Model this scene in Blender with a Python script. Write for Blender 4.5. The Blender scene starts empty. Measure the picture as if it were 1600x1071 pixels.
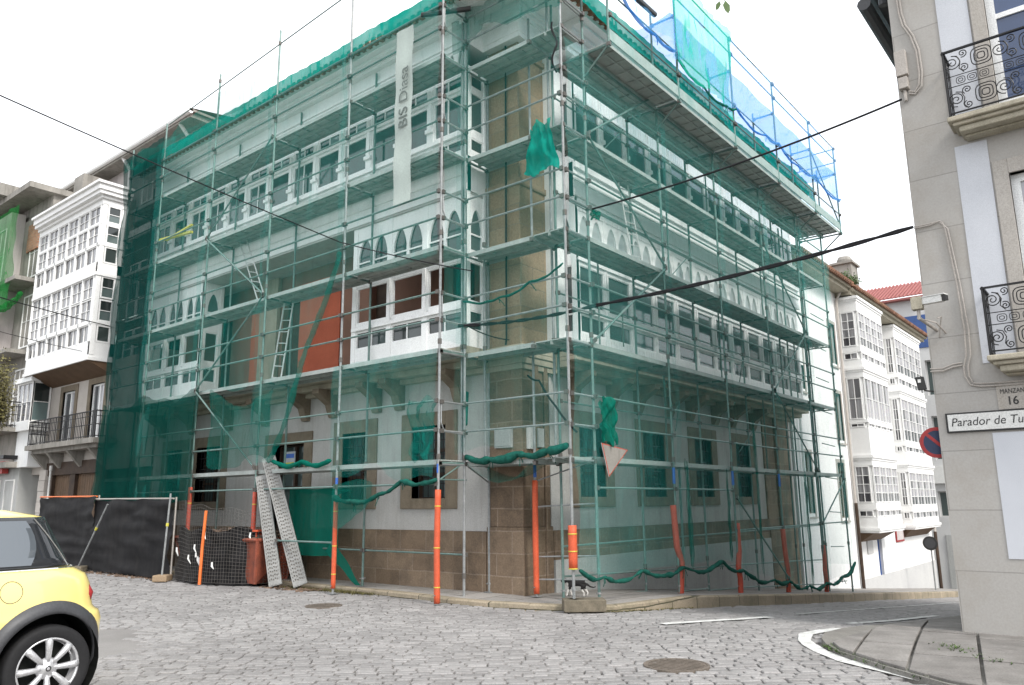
import bpy, bmesh, math, random
from mathutils import Vector, Matrix, noise
random.seed(7)
C = bpy.context.scene
COL = C.collection
# ---------------------------------------------------------------- camera, world, sun, exposure
R3 = Matrix(((0.633, -0.150, -0.759), (-0.774, -0.134, -0.619), (-0.009, 0.980, -0.201)))
def _n(v): return v.normalized()
rt = Vector((0.63337, -0.77380, -0.00943)); fw = Vector((0.75913, 0.61887, 0.20119))
fw = _n(fw); rt = _n(rt - fw*rt.dot(fw)); up = rt.cross(fw)
cam = bpy.data.objects.new('camera', bpy.data.cameras.new('camera')); COL.objects.link(cam)
cm = Matrix((rt, up, -fw)).transposed().to_4x4(); cm.translation = Vector((0, 0, 1.62)); cam.matrix_world = cm
cam.data.sensor_width = 36; cam.data.lens = 27.45; cam.data.clip_end = 2000; cam.data.clip_start = 0.1
C.camera = cam
w = bpy.data.worlds.new('World'); C.world = w; w.use_nodes = True
nt = w.node_tree; bg = nt.nodes['Background']
SUN_EL, SUN_AZ = 52, 0
SUN_DIR = Vector((-0.20, -0.72, 0.66)).normalized()      # towards the sun
el = math.asin(SUN_DIR.z); az = math.atan2(SUN_DIR.x, SUN_DIR.y)
sky = nt.nodes.new('ShaderNodeTexSky'); sky.sky_type = 'NISHITA'; sky.sun_disc = False
sky.sun_elevation = el; sky.sun_rotation = az; sky.air_density = 1; sky.dust_density = 6; sky.ozone_density = 1
# overcast: the clear sky is seen only faintly through a bright even cloud layer
hsv = nt.nodes.new('ShaderNodeHueSaturation'); hsv.inputs['Saturation'].default_value = 0.25
mixc = nt.nodes.new('ShaderNodeMix'); mixc.data_type = 'RGBA'; mixc.inputs[0].default_value = 0.72
nt.links.new(sky.outputs[0], hsv.inputs['Color']); nt.links.new(hsv.outputs[0], mixc.inputs[6])
mixc.inputs[7].default_value = (13.0, 13.4, 14.0, 1)
nt.links.new(mixc.outputs[2], bg.inputs['Color']); bg.inputs['Strength'].default_value = 0.13
sl = bpy.data.lights.new('sun', 'SUN'); sl.energy = 2.4; sl.angle = math.radians(14); sl.color = (1.0, 0.96, 0.9)
so = bpy.data.objects.new('sun', sl); COL.objects.link(so); so.rotation_euler = SUN_DIR.to_track_quat('Z', 'Y').to_euler()
C.view_settings.view_transform = 'Standard'; C.view_settings.look = 'None'; C.view_settings.gamma = 1
C.view_settings.exposure = 0.40
C.render.engine = 'CYCLES'
C.cycles.transparent_max_bounces = 24; C.cycles.max_bounces = 6; C.cycles.diffuse_bounces = 4; C.cycles.glossy_bounces = 3
C.cycles.transmission_bounces = 4

# ---------------------------------------------------------------- materials
MATS = {}
def newmat(name):
    m = bpy.data.materials.new(name); m.use_nodes = True; MATS[name] = m
    return m, m.node_tree, m.node_tree.nodes['Principled BSDF']
def nd(t, typ, **kw):
    n = t.nodes.new(typ)
    for k, v in kw.items():
        if k[0] == '_': setattr(n, k[1:], v)
        else: n.inputs[k.replace('__', ' ')].default_value = v
    return n
def c4(c): return (c[0], c[1], c[2], 1)
def ramp(t, a, b, p0=0.3, p1=0.7):
    r = t.nodes.new('ShaderNodeValToRGB'); r.color_ramp.elements[0].position = p0; r.color_ramp.elements[1].position = p1
    r.color_ramp.elements[0].color = c4(a); r.color_ramp.elements[1].color = c4(b); return r
def mixn(t, fac, a, b, mode='MIX'):
    m = t.nodes.new('ShaderNodeMix'); m.data_type = 'RGBA'; m.blend_type = mode; m.clamp_factor = True
    for i, s in ((0, fac), (6, a), (7, b)):
        if hasattr(s, 'is_output'): t.links.new(s, m.inputs[i])
        elif i == 0: m.inputs[0].default_value = s
        else: m.inputs[i].default_value = c4(s)
    return m.outputs[2]
def noisy(name, c1, c2, scale=3, rough=0.8, bump=0.1, metal=0, spec=0.3, streak=0.0, stc=(0.1,0.09,0.07), fine=60, isl=0.0, bdist=0.01):
    """two-tone mottled surface, optional vertical run-off streaks and per-piece variation"""
    m, t, b = newmat(name); L = t.links
    tc = nd(t, 'ShaderNodeTexCoord')
    n1 = nd(t, 'ShaderNodeTexNoise', Scale=scale, Detail=6, Roughness=0.62); L.new(tc.outputs['Object'], n1.inputs['Vector'])
    r = ramp(t, c1, c2); L.new(n1.outputs[0], r.inputs[0]); col = r.outputs[0]
    n2 = nd(t, 'ShaderNodeTexNoise', Scale=fine, Detail=3, Roughness=0.6); L.new(tc.outputs['Object'], n2.inputs['Vector'])
    r2 = ramp(t, (0.82,)*3, (1.08,)*3, 0.35, 0.65); L.new(n2.outputs[0], r2.inputs[0])
    col = mixn(t, 1.0, col, r2.outputs[0], 'MULTIPLY')
    if streak:
        mp = nd(t, 'ShaderNodeMapping', Scale=(1.6, 1.6, 0.16)); L.new(tc.outputs['Object'], mp.inputs['Vector'])
        n3 = nd(t, 'ShaderNodeTexNoise', Scale=3.0, Detail=7, Roughness=0.7); L.new(mp.outputs[0], n3.inputs['Vector'])
        r3 = ramp(t, (0,0,0), (streak,)*3, 0.48, 0.74); L.new(n3.outputs[0], r3.inputs[0])
        col = mixn(t, r3.outputs[0], col, stc)
    if isl:
        g = nd(t, 'ShaderNodeNewGeometry'); r4 = ramp(t, (1-isl,)*3, (1+isl,)*3, 0, 1); L.new(g.outputs['Random Per Island'], r4.inputs[0])
        col = mixn(t, 1.0, col, r4.outputs[0], 'MULTIPLY')
    L.new(col, b.inputs['Base Color'])
    b.inputs['Roughness'].default_value = rough; b.inputs['Metallic'].default_value = metal; b.inputs['Specular IOR Level'].default_value = spec
    if bump:
        bp = nd(t, 'ShaderNodeBump', Strength=bump, Distance=bdist); L.new(n2.outputs[0], bp.inputs['Height']); L.new(bp.outputs[0], b.inputs['Normal'])
    return m
def brick(name, c1, c2, mort, w=0.5, h=0.3, msize=0.015, rough=0.85, bump=0.5, dirt=0.5, offs=0.5, rot=None, stain=(0.03,0.028,0.025), warp=0.02, grain=.27):
    """coursed blocks on walls facing either street axis: u = x + y, v = z (or the ground plane when rot is given)"""
    m, t, b = newmat(name); L = t.links
    tc = nd(t, 'ShaderNodeTexCoord')
    if rot is None:
        sp = nd(t, 'ShaderNodeSeparateXYZ'); L.new(tc.outputs['Object'], sp.inputs[0])
        ad = nd(t, 'ShaderNodeMath', _operation='ADD'); L.new(sp.outputs[0], ad.inputs[0]); L.new(sp.outputs[1], ad.inputs[1])
        cb = nd(t, 'ShaderNodeCombineXYZ'); L.new(ad.outputs[0], cb.inputs[0]); L.new(sp.outputs[2], cb.inputs[1]); vec = cb.outputs[0]
    else:
        mp = nd(t, 'ShaderNodeMapping', Rotation=(0, 0, rot)); L.new(tc.outputs['Object'], mp.inputs['Vector']); vec = mp.outputs[0]
    nw = nd(t, 'ShaderNodeTexNoise', Scale=2.5, Detail=3); L.new(tc.outputs['Object'], nw.inputs['Vector'])
    va = nd(t, 'ShaderNodeVectorMath', _operation='SCALE'); L.new(nw.outputs['Color'], va.inputs[0]); va.inputs['Scale'].default_value = warp*2
    vb = nd(t, 'ShaderNodeVectorMath', _operation='ADD'); L.new(vec, vb.inputs[0]); L.new(va.outputs[0], vb.inputs[1])
    bk = nd(t, 'ShaderNodeTexBrick', Scale=1.0, Color1=c4(c1), Color2=c4(c2), Mortar=c4(mort)); L.new(vb.outputs[0], bk.inputs['Vector'])
    bk.inputs['Mortar Size'].default_value = msize; bk.inputs['Mortar Smooth'].default_value = 0.3
    bk.inputs['Brick Width'].default_value = w; bk.inputs['Row Height'].default_value = h; bk.offset = offs
    n1 = nd(t, 'ShaderNodeTexNoise', Scale=1.7, Detail=8, Roughness=0.65); L.new(tc.outputs['Object'], n1.inputs['Vector'])
    r1 = ramp(t, (0,0,0), (dirt,)*3, 0.45, 0.72); L.new(n1.outputs[0], r1.inputs[0])
    col = mixn(t, r1.outputs[0], bk.outputs['Color'], stain)
    n2 = nd(t, 'ShaderNodeTexNoise', Scale=35, Detail=5, Roughness=0.7); L.new(tc.outputs['Object'], n2.inputs['Vector'])
    r2 = ramp(t, (1-grain,)*3, (1+grain*.8,)*3, 0.3, 0.7); L.new(n2.outputs[0], r2.inputs[0])
    col = mixn(t, 1.0, col, r2.outputs[0], 'MULTIPLY'); L.new(col, b.inputs['Base Color'])
    b.inputs['Roughness'].default_value = rough; b.inputs['Specular IOR Level'].default_value = 0.25
    inv = nd(t, 'ShaderNodeMath', _operation='SUBTRACT'); inv.inputs[0].default_value = 1; L.new(bk.outputs['Fac'], inv.inputs[1])
    ml = nd(t, 'ShaderNodeMath', _operation='MULTIPLY_ADD'); L.new(n2.outputs[0], ml.inputs[0]); ml.inputs[1].default_value = 0.35; L.new(inv.outputs[0], ml.inputs[2])
    bp = nd(t, 'ShaderNodeBump', Strength=bump, Distance=0.02); L.new(ml.outputs[0], bp.inputs['Height']); L.new(bp.outputs[0], b.inputs['Normal'])
    return m
def plain(name, c, rough=0.5, metal=0, spec=0.5, coat=0, var=0.12, scale=8):
    m = noisy(name, tuple(x*(1-var) for x in c), tuple(min(1, x*(1+var)) for x in c), scale=scale, rough=rough, bump=0.03, metal=metal, spec=spec)
    b = m.node_tree.nodes['Principled BSDF']; b.inputs['Coat Weight'].default_value = coat; b.inputs['Coat Roughness'].default_value = 0.03
    return m
def glass(name, c, rough=0.07, isl=0.5, curtain_sky=None):
    m, t, b = newmat(name); L = t.links
    g = nd(t, 'ShaderNodeNewGeometry'); tc = nd(t, 'ShaderNodeTexCoord')
    r = ramp(t, tuple(x*(1-isl) for x in c), tuple(x*(1+isl) for x in c), 0, 1); L.new(g.outputs['Random Per Island'], r.inputs[0]); col = r.outputs[0]
    if curtain_sky:
        wv = nd(t, 'ShaderNodeTexWave', Scale=4.0, Distortion=2.5, Detail=2); wv.wave_type = 'BANDS'; wv.bands_direction = 'DIAGONAL'
        mp = nd(t, 'ShaderNodeMapping', Scale=(1, 1, 0.02)); L.new(tc.outputs['Object'], mp.inputs['Vector']); L.new(mp.outputs[0], wv.inputs['Vector'])
        r2 = ramp(t, tuple(x*0.8 for x in curtain_sky), curtain_sky, 0.2, 0.8); L.new(wv.outputs[0], r2.inputs[0])
        gt = nd(t, 'ShaderNodeMath', _operation='GREATER_THAN'); L.new(g.outputs['Random Per Island'], gt.inputs[0]); gt.inputs[1].default_value = 0.35
        col = mixn(t, gt.outputs[0], col, r2.outputs[0])
    L.new(col, b.inputs['Base Color']); b.inputs['Roughness'].default_value = rough; b.inputs['Specular IOR Level'].default_value = 0.7
    n = nd(t, 'ShaderNodeTexNoise', Scale=1.5, Detail=1); L.new(tc.outputs['Object'], n.inputs['Vector'])
    bp = nd(t, 'ShaderNodeBump', Strength=0.06, Distance=0.05); L.new(n.outputs[0], bp.inputs['Height']); L.new(bp.outputs[0], b.inputs['Normal'])
    return m
def netmat(name, col, fac, var=0.25, fold=0.5):
    """woven debris net: open threads (see-through) with denser creases"""
    m, t, b = newmat(name); L = t.links; out = t.nodes['Material Output']; t.nodes.remove(b)
    tc = nd(t, 'ShaderNodeTexCoord')
    df = nd(t, 'ShaderNodeBsdfDiffuse', Color=c4(col)); tl = nd(t, 'ShaderNodeBsdfTranslucent', Color=c4(col))
    mx = nd(t, 'ShaderNodeMixShader', Fac=0.5); L.new(df.outputs[0], mx.inputs[1]); L.new(tl.outputs[0], mx.inputs[2])
    tr = nd(t, 'ShaderNodeBsdfTransparent')
    n1 = nd(t, 'ShaderNodeTexNoise', Scale=0.9, Detail=3, Roughness=0.6); L.new(tc.outputs['Object'], n1.inputs['Vector'])
    mp = nd(t, 'ShaderNodeMapping', Scale=(3.0, 3.0, 0.5)); L.new(tc.outputs['Object'], mp.inputs['Vector'])
    n2 = nd(t, 'ShaderNodeTexNoise', Scale=1.6, Detail=5, Roughness=0.55); _ = L.new(mp.outputs[0], n2.inputs['Vector'])
    n2.inputs['Distortion'].default_value = 1.2
    r2 = ramp(t, (0,0,0), (1,1,1), 0.56, 0.74); L.new(n2.outputs[0], r2.inputs[0])
    a = nd(t, 'ShaderNodeMath', _operation='MULTIPLY_ADD'); L.new(n1.outputs[0], a.inputs[0]); a.inputs[1].default_value = var*2*fac; a.inputs[2].default_value = fac*(1-var)
    c = nd(t, 'ShaderNodeMath', _operation='MULTIPLY_ADD', _use_clamp=True); L.new(r2.outputs[0], c.inputs[0]); c.inputs[1].default_value = fold*fac; L.new(a.outputs[0], c.inputs[2])
    ms = nd(t, 'ShaderNodeMixShader'); L.new(c.outputs[0], ms.inputs[0]); L.new(tr.outputs[0], ms.inputs[1]); L.new(mx.outputs[0], ms.inputs[2])
    L.new(ms.outputs[0], out.inputs['Surface'])
    return m

def paint_car(name, c, rough=0.3):
    m, t, b = newmat(name); b.inputs['Base Color'].default_value = c4(c); b.inputs['Roughness'].default_value = rough
    b.inputs['Coat Weight'].default_value = 1; b.inputs['Coat Roughness'].default_value = 0.03; b.inputs['Specular IOR Level'].default_value = 0.5
    return m
def mirror_glass(name):
    m, t, b = newmat(name); b.inputs['Base Color'].default_value = (0.10, 0.115, 0.13, 1); b.inputs['Roughness'].default_value = 0.03
    b.inputs['Specular IOR Level'].default_value = 1.0; b.inputs['Metallic'].default_value = 0.25; return m
M = dict(
 steel_dk = noisy('net_veiled_tube', (0.085,0.15,0.135), (0.16,0.235,0.215), 7, 0.45, 0.1, metal=0.25, spec=0.5, isl=0.25),  # galvanised tubes; the nets' teal veil and dimming is put into the colour
 pale_glass = glass('pale_arch_glass', (0.40,0.43,0.43), rough=.3, isl=0.2),  # even pale tone that softens the lancet panes of the right gallery
 white = noisy('white_render', (0.40,0.395,0.38), (0.48,0.475,0.46), 1.2, 0.85, 0.15, streak=0.6, stc=(0.27,0.25,0.22)),
 white_bright = noisy('white_paint_wall', (0.74,0.74,0.73), (0.82,0.82,0.81), 0.8, 0.8, 0.1, streak=0.22, stc=(0.55,0.53,0.5)),
 wood = noisy('white_painted_timber', (0.80,0.81,0.805), (0.86,0.87,0.865), 2.5, 0.55, 0.12, streak=0.15, stc=(0.42,0.40,0.36)),
 wood_bright = noisy('clean_white_timber', (0.78,0.78,0.77), (0.84,0.84,0.83), 2.5, 0.5, 0.06, streak=0.12, stc=(0.6,0.58,0.54)),
 plankgrey = noisy('dull_galvanised_plate', (0.21,0.21,0.20), (0.31,0.31,0.30), 4, 0.5, 0.1, metal=0.2),
 stone = brick('granite_blocks', (0.165,0.118,0.08), (0.235,0.175,0.122), (0.26,0.20,0.15), 0.72, 0.385, 0.014, dirt=0.6),
 stone_up = brick('pale_granite_blocks', (0.235,0.168,0.105), (0.30,0.22,0.145), (0.2,0.165,0.125), 0.7, 0.40, 0.008, dirt=0.3, stain=(0.15,0.12,0.08)),
 stone_trim = noisy('granite_trim', (0.15,0.125,0.09), (0.235,0.195,0.145), 3, 0.85, 0.3, streak=0.45, stc=(0.07,0.06,0.045)),
 slab = noisy('cornice_stone', (0.30,0.28,0.22), (0.42,0.38,0.30), 2, 0.85, 0.25, streak=0.5, stc=(0.13,0.12,0.09)),
 cement = noisy('cement_skirting', (0.33,0.34,0.33), (0.43,0.43,0.42), 0.9, 0.9, 0.2, streak=0.4, stc=(0.2,0.2,0.19)),
 salmon = noisy('salmon_wall', (0.20,0.115,0.085), (0.27,0.145,0.105), 1.3, 0.85, 0.2, streak=0.4, stc=(0.18,0.12,0.09)),
 orange_wall = noisy('orange_red_panel', (0.40,0.095,0.05), (0.50,0.125,0.065), 1.5, 0.75, 0.08, streak=0.25, stc=(0.3,0.08,0.05)),
 glass_dark = glass('dark_window_glass', (0.065,0.088,0.085), isl=.7),
 glass_mid = glass('greyish_window_glass', (0.07,0.10,0.10), isl=0.8),
 glass_curt_sky = glass('curtain_and_sky_glass', (0.08,0.08,0.09), curtain_sky=(0.24,0.24,0.25)),  # pale curtain tone also stands for sky reflected in the panes
 glass_pale = glass('pale_curtain_and_sky_glass', (0.13,0.14,0.15), curtain_sky=(0.38,0.38,0.40), isl=0.3),  # paler copy, with more reflected sky put into its curtain tone
 glass_blue = glass('blue_tinted_glass', (0.035,0.06,0.13), isl=0.15),
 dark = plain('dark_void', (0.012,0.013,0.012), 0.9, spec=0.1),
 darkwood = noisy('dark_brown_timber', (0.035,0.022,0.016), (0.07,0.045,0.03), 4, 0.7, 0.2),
 brown = noisy('brown_shutters', (0.10,0.062,0.036), (0.15,0.092,0.055), 3, 0.7, 0.2, streak=0.3, stc=(0.04,0.03,0.02)),
 tile = noisy('clay_roof_tiles', (0.17,0.09,0.06), (0.30,0.16,0.10), 3, 0.85, 0.3, isl=0.25),
 tile_red = noisy('red_roof_sheet', (0.26,0.09,0.082), (0.33,0.12,0.11), 2, 0.7, 0.1),
 steel = noisy('galvanised_tube', (0.19,0.20,0.20), (0.32,0.33,0.33), 7, 0.5, 0.1, metal=0.3, spec=0.5, isl=0.25),
 steel_lt = noisy('bright_galvanised', (0.52,0.53,0.52), (0.66,0.67,0.66), 9, 0.5, 0.12, metal=0.25, spec=0.5),
 plank = noisy('scaffold_deck_board', (0.30,0.335,0.32), (0.42,0.45,0.43), 3, 0.6, 0.2, metal=0.2, streak=0.3, stc=(0.24,0.2,0.15), isl=0.15),
 coupler = plain('dark_coupler', (0.13,0.12,0.11), 0.6, metal=0.5),
 orange = noisy('orange_sleeve_plastic', (0.50,0.085,0.035), (0.64,0.11,0.045), 9, 0.55, 0.15, streak=0.45, stc=(0.36,0.10,0.06)),
 orange2 = plain('dull_red_sleeve', (0.42,0.065,0.035), 0.6),
 orange_paint = plain('orange_paint', (0.72,0.16,0.03), 0.5),
 skip_or = noisy('scuffed_orange_steel', (0.15,0.045,0.03), (0.30,0.075,0.04), 5, 0.6, 0.2, streak=0.5, stc=(0.12,0.06,0.04)),
 blue_dull = plain('dull_blue_cladding', (0.03,0.075,0.22), 0.6),
 bluep = plain('blue_paint', (0.03,0.12,0.45), 0.5),
 iron = plain('black_iron', (0.012,0.012,0.013), 0.45, metal=0.4),
 rope = plain('green_net_roll', (0.012,0.085,0.065), 0.9, spec=0.1, var=0.35, scale=14),
 asphalt = noisy('worn_asphalt', (0.19,0.18,0.172), (0.27,0.258,0.247), 0.8, 0.92, 0.4, fine=90),
 joint = noisy('sandy_joint_fill', (0.155,0.147,0.135), (0.235,0.225,0.205), 2.5, 0.95, 0.5, fine=70),
 sett = noisy('granite_setts', (0.215,0.206,0.202), (0.295,0.284,0.278), 0.45, 0.66, 0.4, spec=0.4, streak=0.45, stc=(0.115,0.11,0.105), isl=0.16, fine=45),
 paving = brick('pavement_slabs', (0.27,0.255,0.24), (0.34,0.32,0.30), (0.13,0.12,0.10), 1.0, 0.6, 0.012, rot=0.0, dirt=0.4, stain=(0.17,0.16,0.14), bump=0.3),
 flag = noisy('granite_flags', (0.15,0.14,0.13), (0.26,0.245,0.23), 2.2, 0.8, 0.35, streak=0.3, stc=(0.09,0.085,0.08), isl=0.13, fine=50),
 kerb = brick('kerb_stone', (0.27,0.23,0.17), (0.36,0.30,0.22), (0.08,0.075,0.05), 0.9, 5.0, 0.012, dirt=0.55, stain=(0.09,0.09,0.05)),
 paint = noisy('worn_white_road_paint', (0.42,0.42,0.40), (0.80,0.80,0.78), 7, 0.7, 0.2),
 grey_stone = brick('grey_ashlar', (0.35,0.336,0.316), (0.37,0.356,0.336), (0.26,0.25,0.235), grain=.08, w=9.0, h=0.74, msize=0.008, dirt=0.40, stain=(0.27,0.24,0.2), bump=0.15, warp=0.003),
 grey_plain = noisy('grey_trim_stone', (0.35,0.325,0.295), (0.40,0.375,0.345), 1.4, 0.85, 0.12, streak=0.25, stc=(0.26,0.22,0.16)),
 cream_panel = noisy('off_white_panel', (0.48,0.495,0.53), (0.54,0.555,0.59), 1.2, 0.85, 0.03, fine=200),
 concrete = noisy('stained_concrete', (0.22,0.21,0.19), (0.34,0.32,0.29), 1.5, 0.9, 0.3, streak=0.7, stc=(0.08,0.075,0.065)),
 brickraw = brick('bare_brick', (0.36,0.17,0.10), (0.45,0.24,0.15), (0.3,0.27,0.22), 0.3, 0.1, 0.012),
 pinkgrey = noisy('pinkish_grey_render', (0.42,0.38,0.37), (0.54,0.50,0.49), 1.0, 0.85, 0.15, streak=0.5, stc=(0.24,0.21,0.19)),
 plaster = noisy('pale_plaster', (0.42,0.385,0.35), (0.52,0.485,0.45), 1.0, 0.85, 0.15, streak=0.3, stc=(0.4,0.37,0.32)),
 farwall = noisy('far_grey_render', (0.46,0.46,0.46), (0.54,0.54,0.53), 0.7, 0.85, 0.1),
 black_sheet = noisy('black_sheeting', (0.010,0.010,0.011), (0.020,0.019,0.020), 5, 0.75, 0.2, spec=0.15, streak=0.25, stc=(0.05,0.045,0.04)),
 rubber = plain('tyre_rubber', (0.014,0.014,0.015), 0.75, spec=0.3),
 cladding = plain('grey_black_plastic', (0.045,0.046,0.05), 0.5),
 yellow = paint_car('yellow_car_paint', (0.80,0.65,0.22)),
 car_glass = glass('car_window_glass', (0.02,0.022,0.025), rough=0.03, isl=0.05),
 car_side = mirror_glass('reflecting_side_glass'),
 alloy = plain('silver_alloy', (0.62,0.62,0.63), 0.3, metal=0.6),
 chrome = plain('chrome', (0.8,0.8,0.8), 0.12, metal=1.0, var=0.02),
 signwhite = plain('sign_white', (0.62,0.62,0.60), 0.5, var=0.06),
 black = plain('black_lettering', (0.018,0.018,0.018), 0.6),
 red = plain('sign_red', (0.30,0.018,0.02), 0.5),
 navy = plain('sign_navy', (0.012,0.025,0.07), 0.5),
 cable = plain('black_cable', (0.016,0.016,0.018), 0.7, spec=0.2),
 pipe = plain('painted_conduit', (0.36,0.33,0.30), 0.6),
 wood_raw = noisy('weathered_timber', (0.085,0.075,0.055), (0.20,0.17,0.125), 6, 0.85, 0.4),
 leaf = noisy('leaves', (0.035,0.075,0.02), (0.09,0.14,0.04), 3, 0.6, 0.1, isl=0.5),
 leaf_dry = noisy('dull_leaves', (0.09,0.085,0.03), (0.17,0.15,0.06), 3, 0.7, 0.1, isl=0.5),
 bark = noisy('bark', (0.06,0.045,0.03), (0.11,0.09,0.06), 6, 0.9, 0.4),
 fur_b = noisy('black_fur', (0.010,0.010,0.011), (0.022,0.020,0.019), 20, 0.8, 0.3),
 fur_w = noisy('white_fur', (0.5,0.48,0.45), (0.65,0.63,0.6), 20, 0.8, 0.3),
 rubble = noisy('site_rubble', (0.10,0.07,0.05), (0.22,0.15,0.11), 6, 0.9, 0.5, isl=0.5),
 banner = plain('grey_white_banner', (0.38,0.44,0.41), 0.8, spec=0.1, var=0.06, scale=1.5),
 bannertxt = plain('grey_banner_lettering', (0.11,0.14,0.13), 0.8),
 rust = noisy('rusty_iron', (0.10,0.085,0.07), (0.18,0.15,0.125), 9, 0.85, 0.4),
 poster = plain('poster_paper', (0.40,0.43,0.45), 0.6),
 gold = plain('pale_yellow_tape', (0.55,0.5,0.06), 0.5),
 shop_red = plain('shop_sign_red', (0.42,0.05,0.045), 0.5),
 net_sheer = netmat('sheer_green_net', (0.04,0.58,0.50), 0.125, fold=0.9),
 net_corner = netmat('very_sheer_green_net', (0.03,0.46,0.39), 0.12, fold=0.5),
 net_right = netmat('lit_sheer_green_net', (0.10,0.62,0.56), 0.125, fold=0.8),  # paler copy of the sheer net, brighter light put into its colour
 net_mid = netmat('medium_green_net', (0.010,0.19,0.15), 0.40, fold=0.6),
 net_end = netmat('shade_darkened_net', (0.008,0.065,0.058), 0.70, fold=0.4),  # low light at the left end is put into this darker net colour
 net_bright = netmat('bright_green_drape', (0.03,0.60,0.42), 0.55, fold=0.6),
 net_deep = netmat('doubled_green_net', (0.007,0.080,0.064), 0.58, fold=0.6),
 net_sheet = netmat('bright_teal_sheet', (0.012,0.33,0.26), 0.92, fold=0.3),
 net_thick = netmat('bundled_green_net', (0.010,0.20,0.145), 0.88, fold=0.3),
 net_blue = netmat('pale_blue_net', (0.20,0.52,0.92), 0.34, fold=0.7),
 net_blue2 = netmat('folded_blue_net', (0.12,0.38,0.88), 0.62, fold=0.4),
 net_bluet = netmat('blue_net_bundle', (0.07,0.30,0.68), 0.75, fold=0.3),
 net_lime = netmat('bright_green_net', (0.03,0.30,0.07), 0.55, fold=0.7),
)
# bolder staining of the leaf-like parts of nets is left to their creases

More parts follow.
